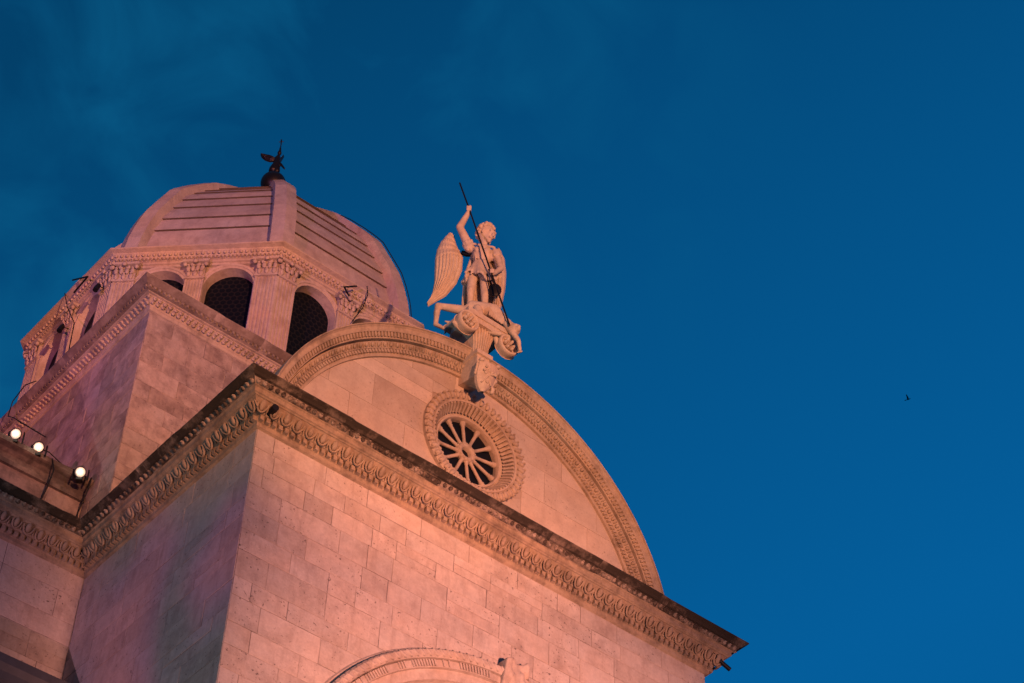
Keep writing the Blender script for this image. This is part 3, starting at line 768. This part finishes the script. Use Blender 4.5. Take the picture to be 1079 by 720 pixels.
for k in range(8):
    ang = PI/8+PI/4*k; e_ = Vector((math.cos(ang), math.sin(ang), 0)); s_ = Vector((-math.sin(ang), math.cos(ang), 0)); c0 = Vector((XC, YC, ZO)); b = MB()
    zs = [9.03+(14.3-9.03)*(1-(1-i/40)**1.35) for i in range(41)]; rows = []
    for z in zs:
        r = rz(z); wd = .13+.09*min(1, (r/3.6)); ww_ = min(wd, r*.9); f_ = ww_*T8
        rows.append([c0+e_*(r-f_-.32)+s_*-ww_+UPV*z, c0+e_*(r-f_)+s_*-ww_+UPV*z, c0+e_*r+UPV*z, c0+e_*(r-f_)+s_*ww_+UPV*z, c0+e_*(r-f_-.32)+s_*ww_+UPV*z])
    b.grid(rows, .55, 0); b.build('rib', DOM, dome)
b = MB()
pr = [(.34, 14.22), (.34, 14.40), (.20, 14.46), (.12, 14.62), (.10, 14.8), (.001, 14.82)]
b.grid([[(XC+r*math.cos(TA*i/20), YC+r*math.sin(TA*i/20), Z(z)) for i in range(20)] for r, z in pr], .5, 0, True, True); b.build('finial_base', DOM, dome)

# ------------------------------------------------------------------ bronze angel on the dome
RZ = -YAW
ang_ = empty('angel_weathervane', (XC+.03, YC, Z(15.10)), RZ)
tag(ang_, 'small dark bronze angel blowing a trumpet on a ball at the top of the dome', 'statue')
b = MB(); b.ell((0, 0, 0), (.27, 0, 0), (0, .27, 0), (0, 0, .27), 32, 20); b.build('ball', BRNZ, ang_, True)
b = MB()
b.cap((.0, 0, .60), .085, (.002, 0, .82), .07); b.cap((.002, 0, .82), .07, (.012, 0, .92), .035); b.ell((.023, -.01, 1.0), (.05, 0, 0), (0, .055, 0), (0, 0, .065))
b.cap((.0, 0, .62), .085, (-.055, .0, .46), .09); b.cap((.0, 0, .60), .08, (.03, 0, .42), .07); b.cap((-.05, 0, .5), .06, (-.115, .02, .435), .04)
b.cap((.015, 0, .92), .035, (.03, -.02, 1.06), .028); b.cap((.03, -.02, 1.06), .028, (.025, -.02, 1.16), .022)
b.cap((.03, 0, .70), .04, (.10, -.03, .60), .03); b.cap((.10, -.03, .60), .03, (.195, -.06, .43), .02)
b.cap((0, 0, .42), .05, (0, 0, .24), .05)
remesh(b, 'body', BRNZ, ang_, .014, 2)
b = MB(); b.tube([(.025, -.02, 1.10), (.027, -.02, 1.25), (.018, -.02, 1.43)], [.012, .012, .016], 8); b.tube([(-.03, -.02, 1.352), (.07, -.02, 1.375)], .009, 6); b.build('trumpet', BRNZ, ang_, True)
def wing_mesh(Lb, Rb, y, thick, nf, amp, yb=0.0):
    """solid wing between two borders, ridged along its feathers"""
    b = MB(); m = len(Lb); nU = nf*4
    def samp(bd, t):
        q = t*(m-1); i = min(int(q), m-2); f = q-i
        return Vector(bd[i]).lerp(Vector(bd[i+1]), f)
    fr_, bk = [], []
    for i in range(81):
        t = i/80; A, B_ = samp(Lb, t), samp(Rb, t); r1, r0 = [], []
        for j in range(nU+1):
            u = j/nU; p = A.lerp(B_, u); edge = math.sin(PI*u)**.5 if 0 < u < 1 else 0
            e2 = min(1, 9*t)**.5*min(1, 6*(1-t))
            row = int(10*t); rid = amp*1.7*abs(math.sin(PI*nf*u)) if t > .5 else amp*1.5*((10*t) % 1)*(.45+.55*abs(math.sin(PI*nf*u+row*PI/2)))
            bow = .05*math.sin(PI*u)
            p.y = y+yb*t
            r1.append(p+Vector((0, -(thick*.5*edge*e2+rid*edge)-bow, 0))); r0.append(p+Vector((0, thick*.5*edge*e2-bow, 0)))
        fr_.append(r1); bk.append(r0)
    b.grid(fr_, .5, 0, True); b.grid(bk, .5, 0, True); return b
b = wing_mesh([(-.38, 0, .928), (-.35, 0, .86), (-.27, 0, .77), (-.16, 0, .72), (-.03, 0, .74)], [(-.375, 0, .935), (-.28, 0, .95), (-.18, 0, .95), (-.12, 0, .92), (-.02, 0, .83)], .03, .04, 5, .01)
b.build('wing', BRNZ, ang_, True)
b = wing_mesh([(.10, 0, 1.02), (.08, 0, .95), (.05, 0, .86), (.01, 0, .76)], [(.12, 0, 1.0), (.10, 0, .9), (.08, 0, .8), (.03, 0, .74)], .10, .04, 4, .01, -.05)
b.build('wing', BRNZ, ang_, True)

# ------------------------------------------------------------------ stone archangel over a fallen devil
sta = empty('archangel_statue', (4.0, .55, Z(4.95)), RZ)
tag(sta, 'winged stone warrior angel thrusting a spear at a fallen devil, on the gable crest', 'statue')
J = {'pelvis':(-0.124, 0.0, 1.177), 'waist':(-0.11, 0.0, 1.379), 'chest':(-0.097, -0.02, 1.605), 'neck':(-0.092, -0.03, 1.867), 'head':(-0.063, -0.06, 2.077), 'shR':(-0.305, -0.02, 1.773), 'elR':(-0.495, -0.12, 2.167), 'haR':(-0.36, -0.2, 2.506), 'shL':(0.108, -0.02, 1.686), 'elL':(0.214, -0.08, 1.27), 'haL':(0.084, -0.26, 0.96), 'hipR':(-0.235, -0.04, 1.084), 'knR':(-0.249, -0.08, 0.712), 'anR':(-0.249, -0.04, 0.408), 'toR':(-0.271, -0.14, 0.197), 'hipL':(-0.036, -0.02, 1.073), 'knL':(-0.02, -0.06, 0.661), 'anL':(-0.014, -0.02, 0.357), 'toL':(0.028, -0.1, 0.193), 'sp0':(-0.548, -0.17, 3.206), 'sp1':(0.394, -0.34, -0.278), 'pan':(0.14, -0.14, 0.70), 'panchain':(0.02, -0.25, 1.055), 'rodend':(0.129, -0.1, 0.264), 'ck0':(-0.277, 0.16, 1.741), 'ck1':(-0.34, 0.16, 1.11), 'ck2':(-0.34, 0.16, 0.477), 'ck3':(0.066, 0.16, 1.696), 'ck4':(0.152, 0.16, 1.031), 'ck5':(0.161, 0.16, 0.402), 'ck6':(-0.151, 0.18, 1.703), 'ck7':(-0.084, 0.18, 0.492), 'dhip':(-0.287, -0.12, 0.217), 'dkn':(-0.746, -0.12, 0.305), 'dan':(-0.759, -0.14, -0.129), 'dto':(-0.603, -0.2, -0.284), 'dt0':(-0.202, -0.14, 0.308), 'dt1':(0.116, -0.16, 0.181), 'dt2':(0.362, -0.18, -0.056), 'dhead':(0.463, -0.22, -0.257), 'dshl':(0.349, -0.24, -0.16), 'delb':(0.54, -0.26, -0.52), 'dhan':(0.575, -0.22, -0.72), 'dl0':(-0.122, -0.22, 0.168), 'dl1':(-0.017, -0.3, -0.264), 'dl2':(-0.141, -0.3, -0.458), 'da0':(-0.162, -0.26, 0.04), 'da1':(0.092, -0.32, -0.422), 'da2':(0.254, -0.32, -0.453), 'dtl0':(-0.365, -0.2, -0.039), 'dtl1':(-0.476, -0.22, -0.171), 'dtl2':(-0.59, -0.2, -0.242)}
J = {k: Vector(v) for k, v in J.items()}
def vo(k, dx=0, dy=0, dz=0): return J[k]+Vector((dx, dy, dz))
b = MB()
# trunk and neck
b.ell(J['chest'], (.155, 0, -.02), (0, .115, 0), (.02, 0, .19), 20, 14); b.ell(vo('waist', .0, 0, .02), (.125, 0, 0), (0, .10, 0), (0, 0, .17), 20, 14); b.ell(vo('pelvis', 0, 0, .05), (.15, 0, 0), (0, .12, 0), (0, 0, .14), 20, 14)
b.cap(vo('chest', -.10, 0, .11), .08, vo('chest', .10, 0, .07), .08); b.ell(vo('chest', -.07, -.09, .05), (.075, 0, 0), (0, .05, 0), (0, 0, .07)); b.ell(vo('chest', .07, -.09, .03), (.075, 0, 0), (0, .05, 0), (0, 0, .07))
b.cap(vo('neck', 0, .01, -.08), .065, vo('neck', .012, -.02, .06), .055)
# arms
b.cap(J['shR'], .08, J['elR'], .06); b.cap(J['elR'], .062, vo('haR', -.005, 0, -.06), .042)
b.ell(vo('haR', 0, 0, .0), (.042, 0, 0), (0, .05, 0), (0, 0, .055)); 
for i in range(4): b.cap(vo('haR', -.035, -.05, -.04+.026*i), .014, vo('haR', .035, -.055, -.05+.026*i), .012, 8)
b.cap(vo('haR', .03, -.02, -.03), .015, vo('haR', .012, -.06, .045), .012, 8)
b.cap(J['shL'], .07, J['elL'], .052); b.cap(J['elL'], .05, vo('haL', .02, .02, .01), .036); b.ell(J['haL'], (.05, 0, 0), (0, .04, 0), (0, 0, .045))
for i in range(4): b.cap(vo('haL', .02, -.05, -.035+.024*i), .013, vo('haL', -.04, -.045, -.03+.024*i), .012, 8)
# legs
for s_ in ('R', 'L'):
    b.cap(J['hip'+s_], .088, J['kn'+s_], .068); b.cap(J['kn'+s_], .066, J['an'+s_], .042); b.ell(J['kn'+s_]+Vector((0, -.045, 0)), (.045, 0, 0), (0, .035, 0), (0, 0, .055)); b.ell(J['kn'+s_].lerp(J['an'+s_], .35)+Vector((0, .025, 0)), (.058, 0, 0), (0, .06, 0), (0, 0, .12))
    b.cap(J['an'+s_], .045, J['to'+s_], .038)
    # greave bands
    b.ell(J['kn'+s_].lerp(J['an'+s_], .85), (.056, 0, 0), (0, .056, 0), (0, 0, .02))
# head, turned down to the right: skull, brow, nose, lips, chin, ear
NOD = Matrix.Rotation(math.radians(-20), 3, Vector((-.66, -.75, 0)))     # head bowed towards the devil
H = J['head']; nb = len(b.v)
b.ell(H+Vector((.0, 0, .0)), (.112, 0, -.01), (0, .125, 0), (.012, 0, .145), 20, 16)
b.ell(H+Vector((.06, -.055, -.05)), (.07, 0, 0), (0, .07, 0), (0, 0, .10)); b.ell(H+Vector((.085, -.075, -.135)), (.035, 0, 0), (0, .035, 0), (0, 0, .03))
b.cap(H+Vector((.105, -.10, .0)), .014, H+Vector((.128, -.125, -.055)), .021, 8); b.cap(H+Vector((.07, -.135, .015)), .016, H+Vector((.135, -.07, .015)), .016, 8)
b.cap(H+Vector((.088, -.125, -.09)), .014, H+Vector((.12, -.09, -.09)), .014, 8); b.ell(H+Vector((.08, -.118, -.01)), (.016, 0, 0), (0, .012, 0), (0, 0, .01), 8, 6); b.ell(H+Vector((.125, -.075, -.01)), (.016, 0, 0), (0, .012, 0), (0, 0, .01), 8, 6)
b.ell(H+Vector((-.03, -.125, -.03)), (.02, 0, 0), (0, .015, 0), (0, 0, .035), 8, 6)
b.v[nb:] = [tuple(H+NOD @ (Vector(q)-H)*1.2) for q in b.v[nb:]]
remesh(b, 'body', STA, sta, .012, 2)
# hair of tight curls
b = MB(); rnd = random.Random(11)
b.ell(H+Vector((-.02, .025, .025)), (.115, 0, 0), (0, .12, 0), (0, 0, .135), 16, 12)
for i in range(120):
    a = rnd.uniform(0, TA); z = rnd.uniform(-.55, 1); r = math.sqrt(max(0, 1-z*z)); dv = Vector((r*math.cos(a), r*math.sin(a), z))
    if dv.dot(Vector((.6, -.65, -.45))) > .30: continue
    c = H+Vector((-.01+dv.x*.126, .012+dv.y*.134, .02+dv.z*.155)); q = rnd.uniform(.018, .030)
    b.ell(c, (q, 0, 0), (0, q, 0), (0, 0, q), 8, 6)
b.v = [tuple(H+NOD @ (Vector(q)-H)*1.2) for q in b.v]
remesh(b, 'hair', STA, sta, .011, 1)
# tunic with breast folds, belt, flaring hem and sleeves
b = MB()
b.ell(vo('chest', 0, .005, .0), (.168, 0, -.02), (0, .128, 0), (.02, 0, .18), 20, 14)
ringP = []
hem = {}
for i in range(40):
    a = TA*i/40; ca, sa = math.cos(a), math.sin(a)
    dip = -.05*ca+.13*math.exp(-((ca+.55)**2+(sa+.8)**2)/.12)      # raised over the right thigh
    rad = 1+.13*math.sin(7*a)
    topp = J['waist']+Vector((.125*ca, .105*sa, .03)); midp = J['pelvis']+Vector((.165*ca*(1+.4*(rad-1)), .14*sa*(1+.4*(rad-1)), .06)); bot = J['pelvis']+Vector((.02+.265*ca*rad, .215*sa*rad, -.22+dip+.03*math.sin(7*a)))
    b.cap(topp, .022, midp, .030, 8); b.cap(midp, .030, bot, .026, 8)
for i in range(5): b.cap(vo('chest', -.15+.03*i, -.06-.012*i, .12-.01*i), .012, vo('waist', -.09+.045*i, -.10, .05), .012, 8)
for i in range(9):   # puffed sleeve of the raised arm
    a = TA*i/9; d_ = (J['elR']-J['shR']).normalized(); s1 = d_.orthogonal().normalized(); s2 = d_.cross(s1)
    b.cap(vo('shR')+(s1*math.cos(a)+s2*math.sin(a))*.05, .04, vo('shR')+d_*.11+(s1*math.cos(a)+s2*math.sin(a))*.075, .026, 8)
    d_ = (J['elL']-J['shL']).normalized(); s1 = d_.orthogonal().normalized(); s2 = d_.cross(s1)
    b.cap(vo('shL')+(s1*math.cos(a)+s2*math.sin(a))*.045, .04, vo('shL')+d_*.13+(s1*math.cos(a)+s2*math.sin(a))*.07, .022, 8)
b.cap(vo('shR', -.03, -.06, -.02), .035, vo('shR', -.08, -.03, -.02), .03); b.cap(vo('shR', -.08, -.03, -.02), .03, vo('shR', -.03, -.05, -.09), .03)
for i in range(16):
    a = TA*i/16; b.cap(J['waist']+Vector((.13*math.cos(a), .115*math.sin(a), -.02)), .012, J['pelvis']+Vector((.02+.25*math.cos(a+.12), .21*math.sin(a+.12), -.15)), .017, 8)
b.cap(vo('shR', .02, -.09, .02), .02, vo('neck', .02, -.10, -.13), .022); b.cap(vo('neck', .02, -.10, -.13), .022, vo('shL', -.02, -.09, .04), .02)
for i in range(24):
    a = TA*i/24; b.ell(J['waist']+Vector((.135*math.cos(a), .115*math.sin(a), .01)), (.02, 0, 0), (0, .02, 0), (0, 0, .022), 8, 6)
remesh(b, 'tunic', STA, sta, .013, 1)
# cloak falling behind the legs
b = MB(); rows = []
n_ = 13
Lk = [(-.26, 1.74), (-.33, 1.35), (-.355, 1.0), (-.36, .65), (-.355, .12)]; Rk = [(.08, 1.70), (.13, 1.35), (.17, 1.0), (.18, .65), (.185, .05)]
cols = []
for j in range(n_):
    u = j/(n_-1)
    for i in range(len(Lk)-1):
        A = Vector((Lk[i][0]*(1-u)+Rk[i][0]*u, .13-.03*math.cos(j*2.3), Lk[i][1]*(1-u)+Rk[i][1]*u)); B_ = Vector((Lk[i+1][0]*(1-u)+Rk[i+1][0]*u, .13-.03*math.cos(j*2.3), Lk[i+1][1]*(1-u)+Rk[i+1][1]*u))
        b.cap(A, .032, B_, .034, 8)
remesh(b, 'cloak', STA, sta, .016, 2)
LW = [(-0.69, 0.12, 2.235), (-0.721, 0.12, 2.208), (-0.799, 0.12, 2.075), (-0.851, 0.12, 1.888), (-0.869, 0.12, 1.66), (-0.861, 0.12, 1.39), (-0.853, 0.12, 1.123), (-0.868, 0.12, 0.858), (-0.941, 0.12, 0.57)]
LR = [(-0.585, 0.12, 2.245), (-0.56, 0.12, 2.114), (-0.529, 0.12, 1.978), (-0.47, 0.12, 1.868), (-0.417, 0.12, 1.735), (-0.417, 0.12, 1.419), (-0.493, 0.12, 1.102), (-0.645, 0.12, 0.807), (-0.918, 0.12, 0.55)]
b = wing_mesh(LW, LR, .15, .10, 8, .026); b.build('wing', STA, sta, True)
b = wing_mesh([(0.118, 0.05, 1.876), (0.068, 0.05, 1.578), (0.065, 0.05, 1.242), (0.078, 0.05, 0.912), (0.104, 0.05, 0.63), (0.146, 0.05, 0.332)], [(0.175, 0.05, 1.90), (0.265, 0.05, 1.68), (0.30, 0.05, 1.366), (0.30, 0.05, 1.033), (0.265, 0.05, 0.704), (0.20, 0.05, 0.27)], .10, .10, 5, .03, .04); b.build('wing', STA, sta, True)
b = MB(); b.tube([(-.44, .14, 1.83), (-.36, .13, 1.80), (-.28, .12, 1.78)], [.045, .05, .04], 10); b.build('wing_bracket', IRON, sta, True)
b = MB(); b.tube([J['sp0'], J['haR']+Vector((.0, -.03, 0)), J['sp1']], [.014, .014, .014], 8); b.build('spear', IRON, sta, True)
b = MB()
b.ell(J['pan'], (.10, 0, 0), (0, .03, .01), (0, -.02, .125), 18, 12)
b.tube([J['panchain'], J['pan']+Vector((-.01, -.01, .1))], .014, 6); b.tube([J['panchain']+Vector((-.03, .05, -.05)), J['rodend']], .010, 6)
b.build('balance_pan', IRON, sta, True)
# the devil on its back
b = MB()
b.cap(J['dhip'], .085, J['dkn'], .052); b.cap(J['dkn'], .054, J['dan'], .036); b.cap(J['dan'], .04, J['dto'], .03); b.ell(J['dkn'].lerp(J['dan'], .35)+Vector((-.01, .02, 0)), (.05, 0, 0), (0, .05, 0), (0, 0, .11))
for i in range(3): b.cap(J['dto'], .018, J['dto']+Vector((.07, -.03+.025*i, -.01)), .010, 8)
b.cap(J['dt0'], .095, J['dt1'], .135); b.cap(J['dt1'], .135, J['dt2']+Vector((-.03, 0, -.02)), .085); b.cap(J['dhip'], .09, J['dt0'], .09)
for i in range(7):   # ribs
    c = J['dt1'].lerp(J['dt2'], i/6*.8); b.cap(c+Vector((-.03, -.09, -.02)), .022, c+Vector((-.05, -.09, -.16)), .016, 8)
b.cap(J['dt2'], .06, J['dhead'], .05); hd = J['dhead']
b.ell(hd, (.10, 0, 0), (0, .095, 0), (0, 0, .115), 16, 12); b.ell(hd+Vector((.06, -.06, -.03)), (.05, 0, 0), (0, .05, 0), (0, 0, .05)); b.cap(hd+Vector((.03, -.09, .04)), .014, hd+Vector((.09, -.05, .05)), .014, 8); b.cap(hd+Vector((.075, -.09, .01)), .014, hd+Vector((.09, -.10, -.02)), .018, 8)
for i in range(14):
    a = rnd.uniform(0, TA); b.ell(hd+Vector((.08*math.cos(a)-.02, .06*math.sin(a)+.02, .07+.03*math.sin(3*a))), (.028, 0, 0), (0, .028, 0), (0, 0, .028), 8, 6)
b.cap(J['dshl'], .062, J['delb'], .038); b.cap(J['delb'], .038, J['dhan'], .026)
for i in range(5): b.cap(J['dhan'], .022, J['dhan']+Vector((-.05+.02*i, -.05, -.07+.008*i)), .011, 8)
b.cap(J['dl0'], .075, J['dl1'], .06); b.cap(J['dl1'], .058, J['dl2'], .042)
b.cap(J['da0'], .05, J['da1'], .042); b.cap(J['da1'], .042, J['da2'], .036)
b.cap(J['dhip']+Vector((.05, 0, 0)), .08, J['dtl0'], .07); b.cap(J['dtl0'], .065, J['dtl1'], .05); b.cap(J['dtl1'], .05, J['dtl2'], .02)
for i in range(4): b.cap(J['dtl1'], .03, J['dtl2']+Vector((-.02, -.05+.03*i, .08-.06*i)), .014, 8)
b.cap(Vector((-.30, 0, .02)), .12, Vector((.12, .02, .0)), .14); b.cap(Vector((-.45, .05, -.2)), .09, Vector((.2, .05, -.22)), .12)
remesh(b, 'fallen_devil', STA, sta, .013, 2)

# ------------------------------------------------------------------ lit floodlamps on the coping
def lamp(x, y, z, lab, rz, tilt):
    e_ = empty('floodlamp', (x, y, z), rz); tag(e_, lab, 'floodlight', 'lit floodlamps on the nave coping')
    b = MB(); b.box((0, 0, .02), (.05, 0, 0), (0, .05, 0), (0, 0, .02))
    for s_ in (-1, 1): b.box((s_*.115, 0, .12), (.008, 0, 0), (0, .02, 0), (0, 0, .10))
    b.build('bracket', IRON, e_, True)
    d = Vector((0, -math.cos(tilt), math.sin(tilt))); c = Vector((0, 0, .17)); u = Vector((1, 0, 0)); v = d.cross(u)
    b = MB(); rows = [[c+d*q+(u*math.cos(TA*i/18)+v*math.sin(TA*i/18))*r for i in range(18)] for q, r in ((-.11, .005), (-.11, .04), (-.03, .065), (.05, .085), (.055, .092), (.075, .092), (.075, .082), (.05, .08))]
    b.grid(rows, .5, 0, True, True); b.build('housing', IRON, e_, True)
    b = MB(); rows = [[c+d*q+(u*math.cos(TA*i/18)+v*math.sin(TA*i/18))*r for i in range(18)] for q, r in ((.055, .080), (.075, .072), (.093, .055), (.104, .03), (.108, .002))]
    b.grid(rows, .5, 0, True, True); b.build('lens', LMP, e_, True)
    ld = bpy.data.lights.new('lamp_light', 'POINT'); ld.energy = .8; ld.color = (1, .86, .6); ld.shadow_soft_size = .05
    q = bpy.data.objects.new('lamp_light', ld); COL.objects.link(q); q.location = Vector((x, y, z))+Matrix.Rotation(rz, 3, 'Z') @ (c+d*.20)
    return e_
ZL = Z(2.49)
lamp(-1.18, 5.17, ZL-.02, 'lit floodlamp farthest left on the dark coping, at the picture edge', RZ, -.45)
lamp(-.78, 5.17, ZL-.05, 'lit floodlamp on the dark coping between two other lamps', RZ, -.45)
lamp(-.08, 5.06, ZL-.20, 'lit floodlamp nearest the wall corner, brightest of the three', RZ, -.55)

# ------------------------------------------------------------------ cables, brackets, spotlights
def cable(pts, r, lab, name='cable'):
    b = MB(); b.tube(pts, r, 6); return tag(b.build(name, IRON), lab, 'cable')
Ck = lambda r, z, a: (XC+r*math.cos(a), YC+r*math.sin(a), Z(z))
a4 = math.radians(292.5)
cable([Ck(rz(z)+.045, z, a4) for z in [9.15+.22*i for i in range(22)]], .010, 'black lightning cable following the right hand dome rib')
cable([(4.25, 4.49, Z(9.12)), (4.27, 4.46, Z(8.9)), (4.22, 4.50, Z(8.55)), (4.10, 4.60, Z(8.2))], .010, 'black cable hanging over the drum cornice beside a dark bracket')
cable([(.17, 8.28, Z(9.05)), (.16, 8.20, Z(8.9)), (.18, 8.02, Z(8.5)), (.30, 7.80, Z(8.0)), (.34, 7.78, Z(6.9)), (.34, 7.80, Z(6.3))], .010, 'thin black cable running down the shaded left face of the drum')
cable([(-.18, 7.6, Z(6.12)), (-.24, 7.9, Z(6.2)), (-.25, 8.25, Z(6.05)), (-.24, 8.3, Z(5.75)), (-.24, 8.0, Z(5.5)), (-.10, 7.7, Z(5.2)), (.15, 7.4, Z(4.9))], .010, 'looped black cable hanging at the far end of the block cornice')
cable([(-.55, 5.14, Z(2.52)), (-.5, 5.10, Z(2.30)), (-.52, 5.12, Z(2.0)), (-.52, 5.31, Z(1.7)), (-.52, 5.31, Z(.8))], .012, 'black cable dropping from the coping left of the lamp')
cable([(.12, 5.10, Z(2.50)), (.10, 5.08, Z(2.25)), (.12, 5.30, Z(1.95)), (.12, 5.31, Z(.8))], .012, 'black cable dropping in the corner below the brightest lamp')
cable([(-.9, 5.2, Z(2.6)), (-.6, 5.2, Z(2.66)), (-.35, 5.2, Z(2.56)), (-.12, 5.2, Z(2.58))], .010, 'slack black cable joining two floodlamps along the coping')
def vbracket(tip, e1, e2, lab):
    b = MB(); b.tube([tip, e1], .017, 6); b.tube([tip, e2], .017, 6); return tag(b.build('lamp_bracket', IRON), lab, 'bracket')
vbracket((3.754, 4.46, Z(8.712+.02)), (3.97, 4.40, Z(8.86)), (3.92, 4.52, Z(8.66)), 'black V shaped iron bracket on the lit front face of the drum')
vbracket((.15, 7.352, Z(8.751)), (.12, 7.942, Z(9.10)), (.18, 7.879, Z(8.765)), 'black V shaped iron bracket on the shaded left face of the drum')
def spotl(x, y, z, lab):
    e_ = empty('unlit_spotlight', (x, y, z)); tag(e_, lab, 'spotlight', 'unlit spotlights on the drum')
    b = MB(); b.tube([(0, 0, .07), (-.02, -.01, .06), (-.05, -.01, -.03), (-.07, -.02, -.11)], [.02, .042, .048, .048], 12); b.build('housing', IRON, e_, True)
    b = MB(); b.tube([(.0, 0, .05), (.10, 0, .07)], .010, 6); b.build('bracket', IRON, e_, True)
spotl(.28, 7.026, Z(8.28), 'small black spotlight by the near capital of the shaded drum face')
spotl(.28, 8.205, Z(8.14), 'small black spotlight by the middle capital of the shaded drum face')

# ------------------------------------------------------------------ bird
b = MB(); s_ = .30
b.ell((0, 0, 0), (.05*s_, 0, 0), (0, .17*s_, 0), (0, 0, .05*s_), 10, 8); b.ell((0, -.17*s_, .02*s_), (.04*s_, 0, 0), (0, .05*s_, 0), (0, 0, .04*s_), 8, 6); b.cap((0, -.2*s_, .02*s_), .018*s_, (0, -.25*s_, .01*s_), .005*s_, 6)
b.cap((0, .15*s_, 0), .03*s_, (0, .30*s_, 0), .045*s_, 6)
bird_mats = plain('dark_feathers', (.02, .02, .022), .8)
br = empty('bird', (20+4.439*math.cos(YAW), 10-4.439*math.sin(YAW), Z(20.277)), .4)
tag(br, 'tiny dark bird flying far off in the empty blue sky', 'bird')
remesh(b, 'body', bird_mats, br, .005, 1)
for s2 in (-1, 1):
    b = MB(); rows = []
    for i in range(9):
        t = i/8; x = s2*(.03+.36*t)*s_; z = (.30*t**.8)*s_; y0_ = (-.08+.10*t*t)*s_; ch = (.16*(1-t)**.6+.015)*s_
        rows.append([(x, y0_, z+.006), (x, y0_+ch*.5, z+.012), (x, y0_+ch, z), (x, y0_+ch*.5, z-.004)])
    b.grid(rows, .5, 0, True, True); b.build('wing', bird_mats, br, True)
